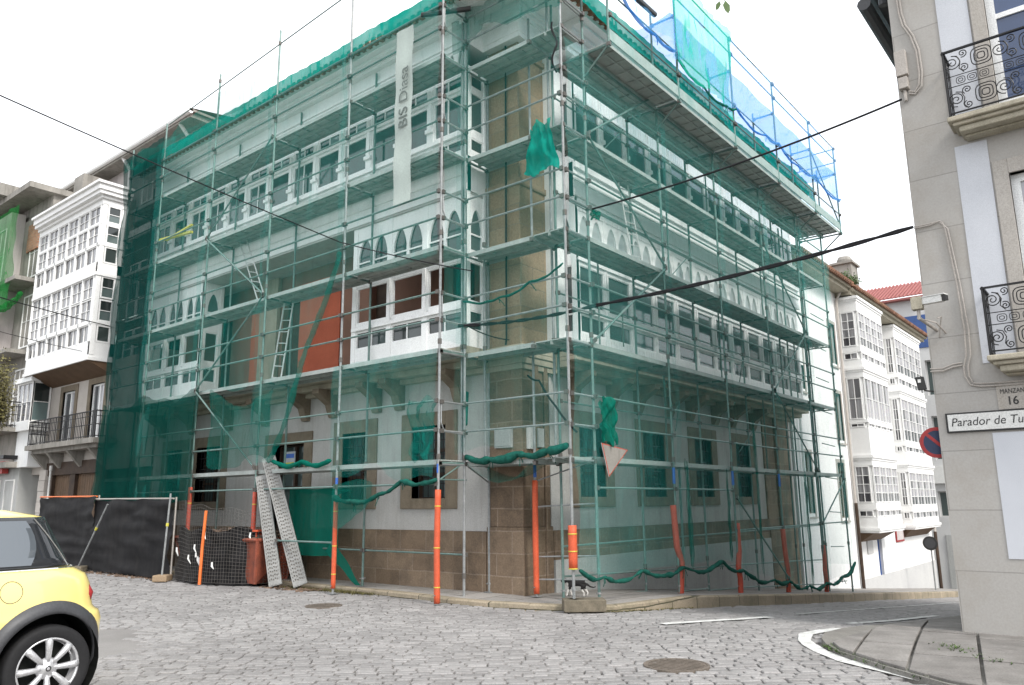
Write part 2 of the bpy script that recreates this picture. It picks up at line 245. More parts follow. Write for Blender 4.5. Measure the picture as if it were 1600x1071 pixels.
# ---------------------------------------------------------------- mesh helpers
class MB:
    def __init__(s): s.v = []; s.f = []; s.m = []
    def quad(s, *p, m=0):
        i = len(s.v); s.v += [tuple(q) for q in p]; s.f.append(tuple(range(i, i+len(p)))); s.m.append(m); return s
    def box(s, x0, y0, z0, x1, y1, z1, m=0):
        if x0 > x1: x0, x1 = x1, x0
        if y0 > y1: y0, y1 = y1, y0
        if z0 > z1: z0, z1 = z1, z0
        i = len(s.v)
        s.v += [(x0,y0,z0),(x1,y0,z0),(x1,y1,z0),(x0,y1,z0),(x0,y0,z1),(x1,y0,z1),(x1,y1,z1),(x0,y1,z1)]
        for q in ((0,3,2,1),(4,5,6,7),(0,1,5,4),(1,2,6,5),(2,3,7,6),(3,0,4,7)): s.f.append(tuple(i+k for k in q)); s.m.append(m)
        return s
    def obox(s, c, ax, ay, az, m=0):
        """box from centre and three half-axis vectors"""
        c, ax, ay, az = map(Vector, (c, ax, ay, az)); i = len(s.v)
        for sz in (-1, 1):
            for sx, sy in ((-1,-1),(1,-1),(1,1),(-1,1)): s.v.append(tuple(c+ax*sx+ay*sy+az*sz))
        for q in ((0,3,2,1),(4,5,6,7),(0,1,5,4),(1,2,6,5),(2,3,7,6),(3,0,4,7)): s.f.append(tuple(i+k for k in q)); s.m.append(m)
        return s
    def path(s, pts, r, n=6, m=0, cap=True):
        pts = [Vector(p) for p in pts]; rs = r if isinstance(r, (list, tuple)) else [r]*len(pts); i0 = len(s.v)
        prev = None
        for k, p in enumerate(pts):
            d = (pts[min(k+1, len(pts)-1)] - pts[max(k-1, 0)]); d = d.normalized() if d.length > 1e-9 else Vector((0,0,1))
            a = (prev - d*prev.dot(d)) if prev else (d.cross(Vector((0,0,1))) if abs(d.z) < 0.95 else d.cross(Vector((1,0,0))))
            a = a.normalized() if a.length > 1e-6 else d.orthogonal().normalized(); prev = a; b = d.cross(a)
            for j in range(n):
                t = 2*math.pi*j/n; s.v.append(tuple(p + (a*math.cos(t)+b*math.sin(t))*rs[k]))
        for k in range(len(pts)-1):
            for j in range(n):
                s.f.append((i0+k*n+j, i0+k*n+(j+1)%n, i0+(k+1)*n+(j+1)%n, i0+(k+1)*n+j)); s.m.append(m)
        if cap:
            s.f.append(tuple(i0+j for j in range(n))[::-1]); s.m.append(m)
            e = i0+(len(pts)-1)*n; s.f.append(tuple(e+j for j in range(n))); s.m.append(m)
        return s
    def tube(s, p, q, r, n=8, m=0): return s.path([p, q], r, n, m)
    def prism(s, pts, off, m=0):
        """polygon extruded by the vector off"""
        i = len(s.v); n = len(pts); off = Vector(off)
        s.v += [tuple(p) for p in pts] + [tuple(Vector(p)+off) for p in pts]
        s.f.append(tuple(range(i, i+n))[::-1]); s.m.append(m); s.f.append(tuple(range(i+n, i+2*n))); s.m.append(m)
        for k in range(n): s.f.append((i+k, i+(k+1)%n, i+n+(k+1)%n, i+n+k)); s.m.append(m)
        return s
    def lathe(s, prof, c, axis, n=24, m=0):
        """prof: (radius, distance along axis)"""
        c = Vector(c); ax = Vector(axis).normalized(); a = ax.orthogonal().normalized(); b = ax.cross(a); i0 = len(s.v)
        for r, h in prof:
            for j in range(n):
                t = 2*math.pi*j/n; s.v.append(tuple(c+ax*h+(a*math.cos(t)+b*math.sin(t))*r))
        for k in range(len(prof)-1):
            for j in range(n): s.f.append((i0+k*n+j, i0+k*n+(j+1)%n, i0+(k+1)*n+(j+1)%n, i0+(k+1)*n+j)); s.m.append(m)
        return s
    def grid(s, fn, nu, nv, m=0, double=False):
        i = len(s.v)
        for a in range(nu+1):
            for b in range(nv+1): s.v.append(tuple(fn(a/nu, b/nv)))
        for a in range(nu):
            for b in range(nv): s.f.append((i+a*(nv+1)+b, i+(a+1)*(nv+1)+b, i+(a+1)*(nv+1)+b+1, i+a*(nv+1)+b+1)); s.m.append(m)
        return s
    def build(s, name, mats, parent=None, label=None, smooth=False, bevel=0, fix=True):
        me = bpy.data.meshes.new(name); me.from_pydata(s.v, [], s.f)
        if not isinstance(mats, (list, tuple)): mats = [mats]
        for q in mats: me.materials.append(M[q] if isinstance(q, str) else q)
        me.polygons.foreach_set('material_index', s.m); me.update()
        if fix:
            bm = bmesh.new(); bm.from_mesh(me); bmesh.ops.recalc_face_normals(bm, faces=bm.faces); bm.to_mesh(me); bm.free()
        if smooth: me.polygons.foreach_set('use_smooth', [True]*len(me.polygons))
        o = bpy.data.objects.new(name, me); COL.objects.link(o)
        if parent:
            o.parent = parent; o.matrix_parent_inverse = world_inv(parent)
        if label: o['label'] = label
        if bevel:
            b = o.modifiers.new('bevel', 'BEVEL'); b.width = bevel; b.segments = 2; b.limit_method = 'ANGLE'
        return o
ROOTS = {}
def world_inv(p):
    top = p
    while top.parent: top = top.parent
    if p is top: return Matrix.Translation(-top.location)
    return Matrix.Identity(4) @ Matrix.Translation(-top.location) @ Matrix.Translation(top.location)
def thing(name, label, cat, loc=(0,0,0), group=None):
    o = bpy.data.objects.new(name, None); COL.objects.link(o); o.location = loc; o.empty_display_size = 0.2
    o['label'] = label; o['category'] = cat
    if group: o['group'] = group
    return o
def tag(o, label, cat, group=None, kind=None):
    if kind: o['kind'] = kind; return o
    o['label'] = label; o['category'] = cat
    if group: o['group'] = group
    return o
def clone(o, loc, parent=None, label=None):
    """copy of one object or of an Empty with its children (two levels)"""
    c = o.copy(); COL.objects.link(c); c.location = loc
    if parent is not None: c.parent = parent
    for ch in o.children:
        d = ch.copy(); COL.objects.link(d); d.parent = c
        for g in ch.children:
            e = g.copy(); COL.objects.link(e); e.parent = d
    if label: c['label'] = label
    return c
def ground_z(x):
    t = x - 10.6
    return -0.085*(t if t > 1.5 else (0 if t < -1.5 else (t+1.5)**2/6))
def pil(x, y, s=1.0, seed=0.0): return noise.noise(Vector((x*s, y*s, seed)))
# ---------------------------------------------------------------- ground, road, pavements
def ground_z(x):
    x = min(x, 60); t = x - 10.6
    return -0.085*(t if t > 1.5 else (0 if t < -1.5 else (t+1.5)**2/6))
g = MB()
xs = [-400,-60,-20,0,5,8,9,9.6,10.2,10.8,11.4,12,13,15,20,25,30,35,40,45,50,60,100,400]; ys = [-400,-60,-10,0,5,10,20,40,100,400]
for i in range(len(xs)-1):
    for j in range(len(ys)-1):
        a, b, c, d = xs[i], xs[i+1], ys[j], ys[j+1]
        g.quad((a,c,ground_z(a)-.03),(b,c,ground_z(b)-.03),(b,d,ground_z(b)-.03),(a,d,ground_z(a)-.03))
tag(g.build('ground', 'joint', smooth=True), None, None, kind='structure')
KERB = [(9.95,40),(9.95,22),(9.98,18),(10.0,14),(10.02,11.5),(9.95,10.2),(9.82,9.3),(9.85,8.6),(10.05,7.9),(10.35,7.2),(10.8,6.75),(11.4,6.6),(13,6.6),(15,6.6),(17,6.6),(19,6.6),(22,6.6),(25,6.6),(28,6.6),(32,6.6),(36,6.65),(39,6.8),(42,7.2)]
def kh(x): return 0.08 + 0.12*max(0, min(1, (x-10.6)/2.0))
ISL = [(7.2,-3.0),(7.55,0.2),(7.93,1.65),(8.4,2.28),(8.94,2.87),(9.3,3.12),(9.69,3.30),(10.2,3.42),(10.8,3.40),(12,3.25),(14,3.15),(20,3.1),(44,3.1),(44,-3)]
def inside(p, poly):
    x, y = p; r = False; n = len(poly)
    for i in range(n):
        x1, y1 = poly[i]; x2, y2 = poly[(i+1) % n]
        if (y1 > y) != (y2 > y) and x < (x2-x1)*(y-y1)/(y2-y1)+x1: r = not r
    return r
KP = KERB + [(60,8),(60,60),(9.95,60)]
ASPH = [(1.5,9.55),(3.2,9.5),(5.0,9.4),(5.3,11),(4.9,13.0),(3,15),(0,15)]
a = MB()
for i in range(60):
    for j in range(16):
        pass
a.quad(*[(x, y, -0.012) for x, y in [(1.2,9.1),(3.2,9.0),(5.5,8.8),(6.0,11),(5.5,13.5),(3.5,15.6),(0,15.6)]])
tag(a.build('asphalt_patch', 'asphalt'), None, None, kind='structure')
# granite setts, laid in slightly wavering rows, every sett its own height and tilt
A2 = Vector((0.633, -0.774)); B2 = Vector((0.774, 0.633)); s = MB(); rnd = random.Random(3)
d = 4.6; row = 0
while d < 52:
    dep = 0.115 + (0.03 if d > 14 else 0) + (0.05 if d > 22 else 0); ln = 0.20 + (0.05 if d > 14 else 0) + (0.1 if d > 22 else 0)
    lo, hi = (-0.74*d - 1.0, 0.80*d + 1.0); u = lo + rnd.random()*ln
    while u < hi:
        l = ln*rnd.uniform(0.75, 1.3); cx = u + l/2
        wob = 0.10*math.sin(cx*0.55+d*0.3) + 0.06*math.sin(cx*1.7+2)
        cpt = A2*cx + B2*(d + wob + dep/2); u += l
        x, y = cpt
        if x < 1 or x > 46 or y > 34: continue
        if inside((x+.0, y), KP) or inside((x, y), ISL) : continue
        if inside((x+.5*pil(x,y,1.3,2)+.12*pil(x,y,6,2), y+.5*pil(x,y,1.3,7)), ASPH): continue
        if x > 11 and (y < 2.6): continue
        hl = l/2 - rnd.uniform(.005, .011); hd = dep/2 - rnd.uniform(.005, .011); z0 = ground_z(x) - .03; h = z0 + .03 + rnd.uniform(-.006, .005) + .012*pil(x, y, .5, 4)
        tx, ty = rnd.uniform(-.03, .03), rnd.uniform(-.03, .03); k = rnd.uniform(.010, .018); jw = rnd.uniform(-.004, .004)
        i = len(s.v)
        for (su, sv) in ((-1,-1),(1,-1),(1,1),(-1,1)):
            p = cpt + A2*(su*hl) + B2*(sv*hd + su*jw); s.v.append((p.x, p.y, z0))
        for (su, sv) in ((-1,-1),(1,-1),(1,1),(-1,1)):
            p = cpt + A2*(su*(hl-.002)) + B2*(sv*(hd-.002) + su*jw); s.v.append((p.x, p.y, h-.007 + su*tx*hl + sv*ty*hd))
        for (su, sv) in ((-1,-1),(1,-1),(1,1),(-1,1)):
            p = cpt + A2*(su*(hl-k)) + B2*(sv*(hd-k) + su*jw); s.v.append((p.x, p.y, h + su*tx*hl + sv*ty*hd))
        for e in range(4):
            f2 = (e+1) % 4
            s.f.append((i+e, i+f2, i+4+f2, i+4+e)); s.f.append((i+4+e, i+4+f2, i+8+f2, i+8+e)); s.m += [0, 0]
        s.f.append((i+8, i+9, i+10, i+11)); s.m.append(0)
    d += dep
tag(s.build('road', 'sett', fix=False), None, None, kind='structure')
# pavement round the corner building
def dense(poly, step=0.8):
    out = []
    for (x0, y0), (x1, y1) in zip(poly, poly[1:]):
        n = max(1, int(math.hypot(x1-x0, y1-y0)/step)); out += [(x0+(x1-x0)*k/n, y0+(y1-y0)*k/n) for k in range(n)]
    return out + [poly[-1]]
KD = dense(KERB)
def wall_pt(p):
    x, y = p
    if y > 9.3: return (11.0, y)
    if x > 11.3: return (x, 8.8)
    return (11.0+max(0,(x-10.35))*.3, min(y, 9.3) if y > 8.8 else 8.8)
pv = MB(); kb = MB()
def inner(i, w):
    a, b = Vector(KD[max(i-1, 0)]), Vector(KD[min(i+1, len(KD)-1)]); t = (b-a).normalized(); n = Vector((-t.y, t.x)); return Vector(KD[i]) + n*w
for i in range(len(KD)-1):
    p, q = Vector(KD[i]), Vector(KD[i+1]); pi_, qi = inner(i, .16), inner(i+1, .16)
    zp, zq = ground_z(p.x)+kh(p.x), ground_z(q.x)+kh(q.x)
    wp, wq = wall_pt(KD[i]), wall_pt(KD[i+1])
    pv.quad((pi_.x,pi_.y,zp),(qi.x,qi.y,zq),(wq[0],wq[1],zq),(wp[0],wp[1],zp))
    jz = .006*math.sin(i*1.7)
    kb.quad((p.x,p.y,ground_z(p.x)-.03),(q.x,q.y,ground_z(q.x)-.03),(q.x,q.y,zq+jz-.02),(p.x,p.y,zp+jz-.02))
    p2, q2 = inner(i, .02), inner(i+1, .02)
    kb.quad((p.x,p.y,zp+jz-.02),(q.x,q.y,zq+jz-.02),(q2.x,q2.y,zq+jz+.004),(p2.x,p2.y,zp+jz+.004))
    kb.quad((p2.x,p2.y,zp+jz+.004),(q2.x,q2.y,zq+jz+.004),(qi.x,qi.y,zq+.004),(pi_.x,pi_.y,zp+.004))
tag(pv.build('pavement', 'paving'), None, None, kind='structure')
tag(kb.build('kerb', 'kerb'), None, None, kind='structure')
# pavement corner in front of the grey house, made of big flags
fl = MB(); FI = ISL
fl.quad(*[(x, y, ground_z(x)+.055) for x, y in dense(FI[:10],.5) + [(12,-3)]])
fl.quad(*[(x, y, ground_z(x)+.055) for x, y in ((12,-3),(12,3.25),(14,3.15),(14,-3))]); fl.quad(*[(x, y, ground_z(x)+.055) for x, y in ((14,-3),(14,3.15),(44,3.1),(44,-3))])
ID = dense(ISL[:13], .5)
for (x0, y0), (x1, y1) in zip(ID, ID[1:]): fl.quad((x0,y0,ground_z(x0)-.03),(x1,y1,ground_z(x1)-.03),(x1,y1,ground_z(x1)+.055),(x0,y0,ground_z(x0)+.055))
tag(fl.build('pavement', 'joint'), None, None, kind='structure')
ff = MB(); rnd = random.Random(11)
ang = math.radians(10); e1 = Vector((math.cos(ang), math.sin(ang))); e2 = Vector((-e1.y, e1.x))
def clip(poly, cl):
    out = poly; area = sum(cl[i][0]*cl[(i+1)%len(cl)][1]-cl[(i+1)%len(cl)][0]*cl[i][1] for i in range(len(cl)))
    return out
row = 0; v = -4.0
ISH = []   # kerb line pulled in a little so that a dark joint and the edge stay visible
for i, (x, y) in enumerate(ISL):
    ISH.append((x + (0.05 if i < 6 else 0), y - (0.05 if 4 < i < 13 else 0)))
while v < 5.2:
    h = 0.52 + 0.14*rnd.random(); u = 6.0 + rnd.random()
    while u < 15:
        l = rnd.uniform(.75, 1.35); cells = 8
        z = rnd.uniform(-.004, .006); i0 = len(ff.v); pts = []
        cen = Vector((0,0))
        poly = [e1*(u+.02)+e2*(v+.016), e1*(u+l-.02)+e2*(v+.016), e1*(u+l-.02)+e2*(v+h-.016), e1*(u+.02)+e2*(v+h-.016)]
        # clip against the island outline, sampled as half planes near this flag
        def cliphp(P, a, b):
            res = []; n = Vector((-(b-a).y, (b-a).x))
            for k in range(len(P)):
                p, q = P[k], P[(k+1) % len(P)]; dp, dq = (p-a).dot(n), (q-a).dot(n)
                if dp <= 0: res.append(p)
                if (dp <= 0) != (dq <= 0): res.append(p + (q-p)*(dp/(dp-dq)))
            return res
        P = poly
        for (a_, b_) in zip(ISH[:13], ISH[1:14]):
            if len(P) < 3: break
            # the outline bends one way only (convex), so half planes are enough
            P = cliphp(P, Vector(a_), Vector(b_))
        u += l
        if len(P) < 3: continue
        ax = sum(p.x for p in P)/len(P)
        ff.prism([(p.x, p.y, ground_z(p.x)+.052) for p in P], (0, 0, .030+z))
    v += h; row += 1
tag(ff.build('pavement', 'flag', bevel=.008), None, None, kind='structure')
# worn white edge line and lane marks
def stripe(pts, w, mat='paint', name='road_marking', dz=.012):
    s = MB(); P = [Vector(p) for p in dense(pts, .12)]; rn = random.Random(5)
    for i in range(len(P)-1):
        t = (P[i+1]-P[i]).normalized(); n = Vector((-t.y, t.x)); j = w*(1+.18*pil(P[i].x*3, P[i].y*3)); k = w*(1+.18*pil(P[i+1].x*3, P[i+1].y*3))
        a0, a1, b0, b1 = P[i]+n*j/2, P[i]-n*j/2, P[i+1]+n*k/2, P[i+1]-n*k/2
        s.quad(*[(q.x, q.y, ground_z(q.x)+dz) for q in (a0, a1, b1, b0)])
    return tag(s.build(name, mat), None, None, kind='structure')
stripe([(7.6,-1.0),(7.78,0.4),(7.98,1.3),(8.23,1.95),(8.69,2.74),(9.06,3.10),(9.40,3.34),(9.69,3.50),(10.2,3.66),(10.7,3.62),(11.2,3.54)], .16)
stripe([(9.85,5.46),(10.5,5.2),(11.2,4.98),(12.2,4.9)], .15)
stripe([(13.5,5.0),(18,5.05),(26,5.1)], .07)
stripe([(12.2,3.75),(14.0,3.62),(17,3.6)], .14)
def manhole(x, y, r, mat, label):
    m = MB(); z = ground_z(x)+.004
    m.lathe([(r, -.05), (r, .008), (r*.93, .010), (r*.92, .004), (r*.0001, .004)], (x, y, z), (0,0,1), 32)
    for a in range(-4, 5):
        h = math.sqrt(max(0, (r*.85)**2-(a*r*.19)**2)); m.box(x+a*r*.19-.012, y-h, z+.003, x+a*r*.19+.012, y+h, z+.011)
    tag(m.build('manhole_cover', mat), label, 'manhole cover')
manhole(7.50, 4.02, .33, 'rust', 'round iron manhole cover in the setts near the white edge line')
manhole(8.36, 10.83, .30, 'rust', 'rusty reddish manhole cover in the road left of the orange sleeved post')
# green weeds and dirt along kerbs: tiny tufts
def tufts(name, label, pts, n, spread, mat='leaf', h=.05, seed=1):
    r = random.Random(seed); s = MB()
    for k in range(n):
        t = r.random()*(len(pts)-1); i = int(t); f = t-i
        x = pts[i][0]*(1-f)+pts[i+1][0]*f + r.gauss(0, spread); y = pts[i][1]*(1-f)+pts[i+1][1]*f + r.gauss(0, spread)
        z = ground_z(x)+(pts[i][2] if len(pts[i]) > 2 else 0)
        for b in range(4):
            a = r.random()*6.28; l = h*r.uniform(.4, 1.2); w = .006
            dx, dy = math.cos(a), math.sin(a)
            s.quad((x-dy*w, y+dx*w, z), (x+dy*w, y-dx*w, z), (x+dx*l, y+dy*l, z+l*.8))
    o = s.build(name, mat, fix=False); o['kind'] = 'stuff'; return o
tufts('weeds', '', [(8.0,1.6,.03),(8.44,2.22,.03),(8.95,2.82,.03),(9.3,3.07,.03)], 500, .035, h=.045)
tufts('weeds', '', [(9.0,1.3,.08),(9.5,1.75,.08),(9.9,2.1,.08)], 60, .07, h=.03, seed=2)
tufts('weeds', '', [(8.3,.6,.08),(8.9,1.0,.08),(9.3,1.2,.08)], 90, .07, h=.035, seed=8)
tufts('weeds', '', [(10.25,7.1,0),(10.7,6.7,0),(11.4,6.55,0),(13,6.55,0)], 260, .03, mat='leaf_dry', h=.035, seed=3)
tufts('weeds', '', [(9.75,13.9,0),(9.9,12.8,0),(9.98,11.4,0)], 700, .09, mat='leaf_dry', h=.06, seed=4)

# ---------------------------------------------------------------- facades: u along the wall, v up, w outwards
class Face:
    """left facade: plane x = base, facing -x; right facade: plane y = base, facing -y"""
    def __init__(s, side, base): s.side = side; s.b = base
    def P(s, u, v, w): return (s.b-w, u, v) if s.side == 'L' else (u, s.b-w, v)
    def box(s, mb, u0, u1, v0, v1, w0, w1, m=0):
        p, q = s.P(u0, v0, w0), s.P(u1, v1, w1); mb.box(p[0], p[1], p[2], q[0], q[1], q[2], m)
    def quad(s, mb, pts, w, m=0): mb.quad(*[s.P(u, v, w) for u, v in pts], m=m)
def wall_open(F, mb, u0, u1, v0, v1, ops, w0, w1, m=0):
    """wall slab with real openings (a,b,c,d)=(u0,u1,v0,v1)"""
    ops = sorted(ops); u = u0
    for (a, b, c, d) in ops:
        if a > u: F.box(mb, u, a, v0, v1, w0, w1, m)
        if c > v0: F.box(mb, a, b, v0, c, w0, w1, m)
        if d < v1: F.box(mb, a, b, d, v1, w0, w1, m)
        u = b
    if u < u1: F.box(mb, u, u1, v0, v1, w0, w1, m)
def lancet(F, mb, u0, u1, v0, v1, spr, w0, w1, m=0, jamb=.035):
    """white board with one pointed-arch hole"""
    F.box(mb, u0, u0+jamb, v0, v1, w0, w1, m); F.box(mb, u1-jamb, u1, v0, v1, w0, w1, m)
    a, b = u0+jamb, u1-jamb; c = (a+b)/2; hw = (b-a)/2; top = v1-.05; n = 7; pts = []
    for k in range(n+1):
        t = k/n; uu = a + hw*t; pts.append((uu, spr + (top-spr)*math.sin(math.pi/2*t)**0.75))
    pts = pts + [(2*c-p[0], p[1]) for p in pts[::-1][1:]]
    for (p, q) in zip(pts, pts[1:]):
        F.quad(mb, [p, q, (q[0], v1), (p[0], v1)], w1, m)
        mb.quad(F.P(p[0], p[1], w0), F.P(q[0], q[1], w0), F.P(q[0], q[1], w1), F.P(p[0], p[1], w1), m=m)
def gwindow(F, parent, u0, u1, g, rows, glassm, jit=0):
    """one glazed unit of a gallery: rows = (v0, v1, ncols, glazed?) ; 'A' rows are paired lancets"""
    mb = MB(); fr = .035
    for (v0, v1, nc, kind) in rows:
        if kind == 'S':
            n_ = 8
            for k in range(n_): F.box(mb, u0+(u1-u0)*k/n_+.005, u0+(u1-u0)*(k+1)/n_-.005, v0, v1, g-.05, g-.022)
            F.box(mb, u0, u1, v0, v1, g-.055, g-.035)
        elif kind == 'A':
            cw = (u1-u0)/nc
            for k in range(nc): lancet(F, mb, u0+k*cw, u0+(k+1)*cw, v0, v1, v0+(v1-v0)*.52, g-.06, g-.015)
            F.box(mb, u0+.03, u1-.03, v0+(v1-v0)*.34, v0+(v1-v0)*.34+.03, g-.05, g-.02)
            F.quad(mb, [(u0, v0), (u1, v0), (u1, v1), (u0, v1)], g-.055, 1)
        else:
            F.box(mb, u0, u0+fr, v0, v1, g-.07, g-.02); F.box(mb, u1-fr, u1, v0, v1, g-.07, g-.02)
            F.box(mb, u0+fr, u1-fr, v0, v0+fr, g-.07, g-.02); F.box(mb, u0+fr, u1-fr, v1-fr, v1, g-.07, g-.02)
            cw = (u1-u0-2*fr)/nc
            for k in range(nc):
                a = u0+fr+k*cw
                if k: F.box(mb, a-.013, a+.013, v0+fr, v1-fr, g-.065, g-.03)
                if kind != 'O': F.quad(mb, [(a+.013, v0+fr), (a+cw-.013, v0+fr), (a+cw-.013, v1-fr), (a+.013, v1-fr)], g-.05+(jit*.001*k), 1)
    return mb.build('gallery_window', ['wood', glassm], parent)

# ---------------------------------------------------------------- the corner building
XC, YC = 10.92, 8.69
FL, FR = Face('L', XC), Face('R', YC)
BX1, BY1 = 24.3, 22.1
bld = thing('corner_building', 'large corner building with white glazed galleries, wrapped in scaffolding and green nets', 'building', (XC, YC, 0))
# ground floor walls with deep window openings
lo = [(10.56,11.5,1.72,3.12), (12.85,13.68,1.72,3.12), (15.05,16.3,-.5,3.0), (18.55,19.75,1.72,3.12), (20.5,21.3,1.72,3.12)]
ro = [(12.68,13.62,1.72,3.12), (15.15,16.13,1.72,3.12), (17.62,18.58,1.72,3.12), (20.05,21.0,1.72,3.12)]
mb = MB(); wall_open(FL, mb, 9.5, BY1, 1.12, 4.2, [(a, b, max(c, 1.12), d) for a, b, c, d in lo], -.4, 0)
mb.build('wall', 'white', bld)
mb = MB(); wall_open(FR, mb, 11.75, 21.95, 1.12, 4.2, ro, -.4, 0); mb.build('wall', 'white', bld)
mb = MB(); wall_open(FL, mb, 9.52, BY1, -.3, 1.118, [(15.05,16.3,-.3,1.118)], -.4, .03)
mb.build('plinth', 'stone', bld)
mb = MB(); FR.box(mb, 11.77, 21.95, .6, 1.118, -.4, .04); mb.build('plinth', 'stone', bld)
mb = MB(); FR.box(mb, 11.77, 21.95, -2.5, .6, -.4, .065); mb.build('skirting', 'cement', bld)
# corner pier, rising to the eave
mb = MB(); mb.box(XC-.045, YC-.045, -.2, 11.75, 9.5, 1.2); mb.box(XC-.03, YC-.03, 1.2, 11.7, 9.48, 4.2)
mb.box(11.2, YC-.075, -.2, 11.34, YC-.04, 4.15); mb.box(11.5, YC-.075, -.2, 11.62, YC-.04, 4.15)
mb.build('corner_pier', 'stone', bld, bevel=.02)
mb = MB(); mb.box(XC-.02, YC-.02, 4.4, 11.72, 9.48, 11.1)
mb.box(XC-.08, YC-.08, 10.3, 11.75, 9.52, 10.42); mb.box(XC-.06, YC-.06, 7.55, 11.73, 9.5, 7.68)
mb.build('corner_pier', 'stone_up', bld, bevel=.02)
mb = MB(); FR.box(mb, 21.95, 24.02, .9, 4.2, -.4, .04); FR.box(mb, 21.95, 24.05, -2.6, .9, -.4, .08); FR.box(mb, 22.75, 22.95, -2.6, 4.2, .04, .10)
mb.build('end_pier', 'stone', bld, bevel=.015)
# floor slab with cove and corbels
mb = MB(); T = 0
for (w, z0, z1) in ((.66, 4.30, 4.44), (.62, 4.22, 4.30), (.40, 4.10, 4.22), (.16, 4.0, 4.10)):
    mb.box(XC-w, 9.44, z0, XC+.3, BY1, z1); mb.box(11.78, YC-w, z0, BX1, YC+.3, z1)
    mb.box(XC-w*.12-.05, YC-w*.12-.05, z0, 11.8, 9.46, z1)
mb.build('floor_slab', 'slab', bld, bevel=.012)
def corbel(F, u):
    m = MB(); pr = [(0,3.50),(.08,3.50),(.14,3.62),(.20,3.78),(.42,3.92),(.55,4.0),(.55,4.10),(0,4.10)]
    m.prism([F.P(u-.11, z, w) for w, z in pr], Vector(F.P(u+.11,0,0))-Vector(F.P(u-.11,0,0))); m.build('corbel', 'stone_trim', bld)
for u in (10.18, 11.85, 12.55, 14.0, 15.0, 16.6, 18.2, 20.0, 21.6): corbel(FL, u)
for u in (12.45, 13.85, 14.95, 16.35, 17.4, 18.8, 19.85, 21.2): corbel(FR, u)
# stone surrounds, recessed glazing and iron grilles of the ground floor
def gwin(F, a, b, c, d, door=False):
    m = MB(); s_ = .30; t_ = .27
    F.box(m, a-s_, a, c-.2, d+t_, -.38, .035); F.box(m, b, b+s_, c-.2, d+t_, -.38, .035); F.box(m, a, b, d, d+t_, -.38, .035)
    if not door: F.box(m, a, b, c-.2, c, -.38, .045)
    o = m.build('window_surround' if not door else 'door_surround', 'stone_trim', bld, bevel=.012)
    g = MB(); z0, z1 = c, d
    F.quad(g, [(a, z0), (b, z0), (b, z1), (a, z1)], -.28, 1)
    nu = 2
    for k in range(nu+1):
        u = a + (b-a)*k/nu; F.box(g, max(a, u-.035), min(b, u+.035), z0, z1, -.27, -.2)
    for k in range(4):
        v = z0 + (z1-z0)*k/3; F.box(g, a, b, max(z0, v-.03), min(z1, v+.03), -.265, -.205)
    g.build('casement', ['darkwood', 'glass_dark'], o)
    if not door:
        r = MB(); n = int((b-a)/.13)
        for k in range(1, n): u = a + (b-a)*k/n; r.tube(F.P(u, c, -.06), F.P(u, d, -.06), .009, 5)
        for k in range(1, 5): v = c + (d-c)*k/5; F.box(r, a, b, v-.012, v+.012, -.075, -.065)
        r.build('window_grille', 'iron', o)
for i, (a, b, c, d) in enumerate(lo): gwin(FL, a, b, c if c > 0 else .05, d, door=(i == 2))
for (a, b, c, d) in ro: gwin(FR, a, b, c, d)
p = MB(); FL.box(p, 15.55, 15.95, 2.45, 2.85, -.12, -.10); FL.box(p, 15.58, 15.92, 2.70, 2.80, -.10, -.097, 1); FL.box(p, 15.58, 15.92, 2.48, 2.60, -.10, -.097, 2)
p.build('poster', ['poster', 'bluep', 'gold'], bld)
# recessed first floor wall of the left side, seen through the open gallery and the loggia
mb = MB(); FW = Face('L', 11.5)
wall_open(FW, mb, 9.48, BY1, 4.44, 7.6, [(10.35,10.95,4.6,6.7), (16.3,17.0,4.6,6.75), (13.0,13.55,4.6,6.7), (19.4,20.1,4.6,6.7)], -.3, 0); mb.build('loggia_wall', 'salmon', bld)
mb = MB(); FW.box(mb, 14.65, 16.25, 4.5, 7.1, 0.005, .03); mb.build('orange_panel', 'orange_wall', bld)
mb = MB(); FW.box(mb, 17.95, 18.4, 4.5, 6.9, 0.005, .03); mb.build('orange_panel', 'orange_wall', bld)
mb = MB(); FW.box(mb, 17.12, 17.9, 4.44, 7.6, .02, .12); mb.build('loggia_pier', 'slab', bld)
for (a, b) in ((10.35,10.95), (16.3,17.0), (13.0,13.55), (19.4,20.1)):
    d_ = MB(); FW.box(d_, a+.003, b-.003, 4.6, 6.7, -.22, -.15); FW.box(d_, a+.1, b-.1, 4.75, 6.55, -.15, -.13); d_.build('balcony_door', 'darkwood', bld)
mb = MB(); mb.box(10.32, 9.52, 7.45, 11.8, BY1-.02, 7.55); mb.build('loggia_ceiling', 'white', bld)
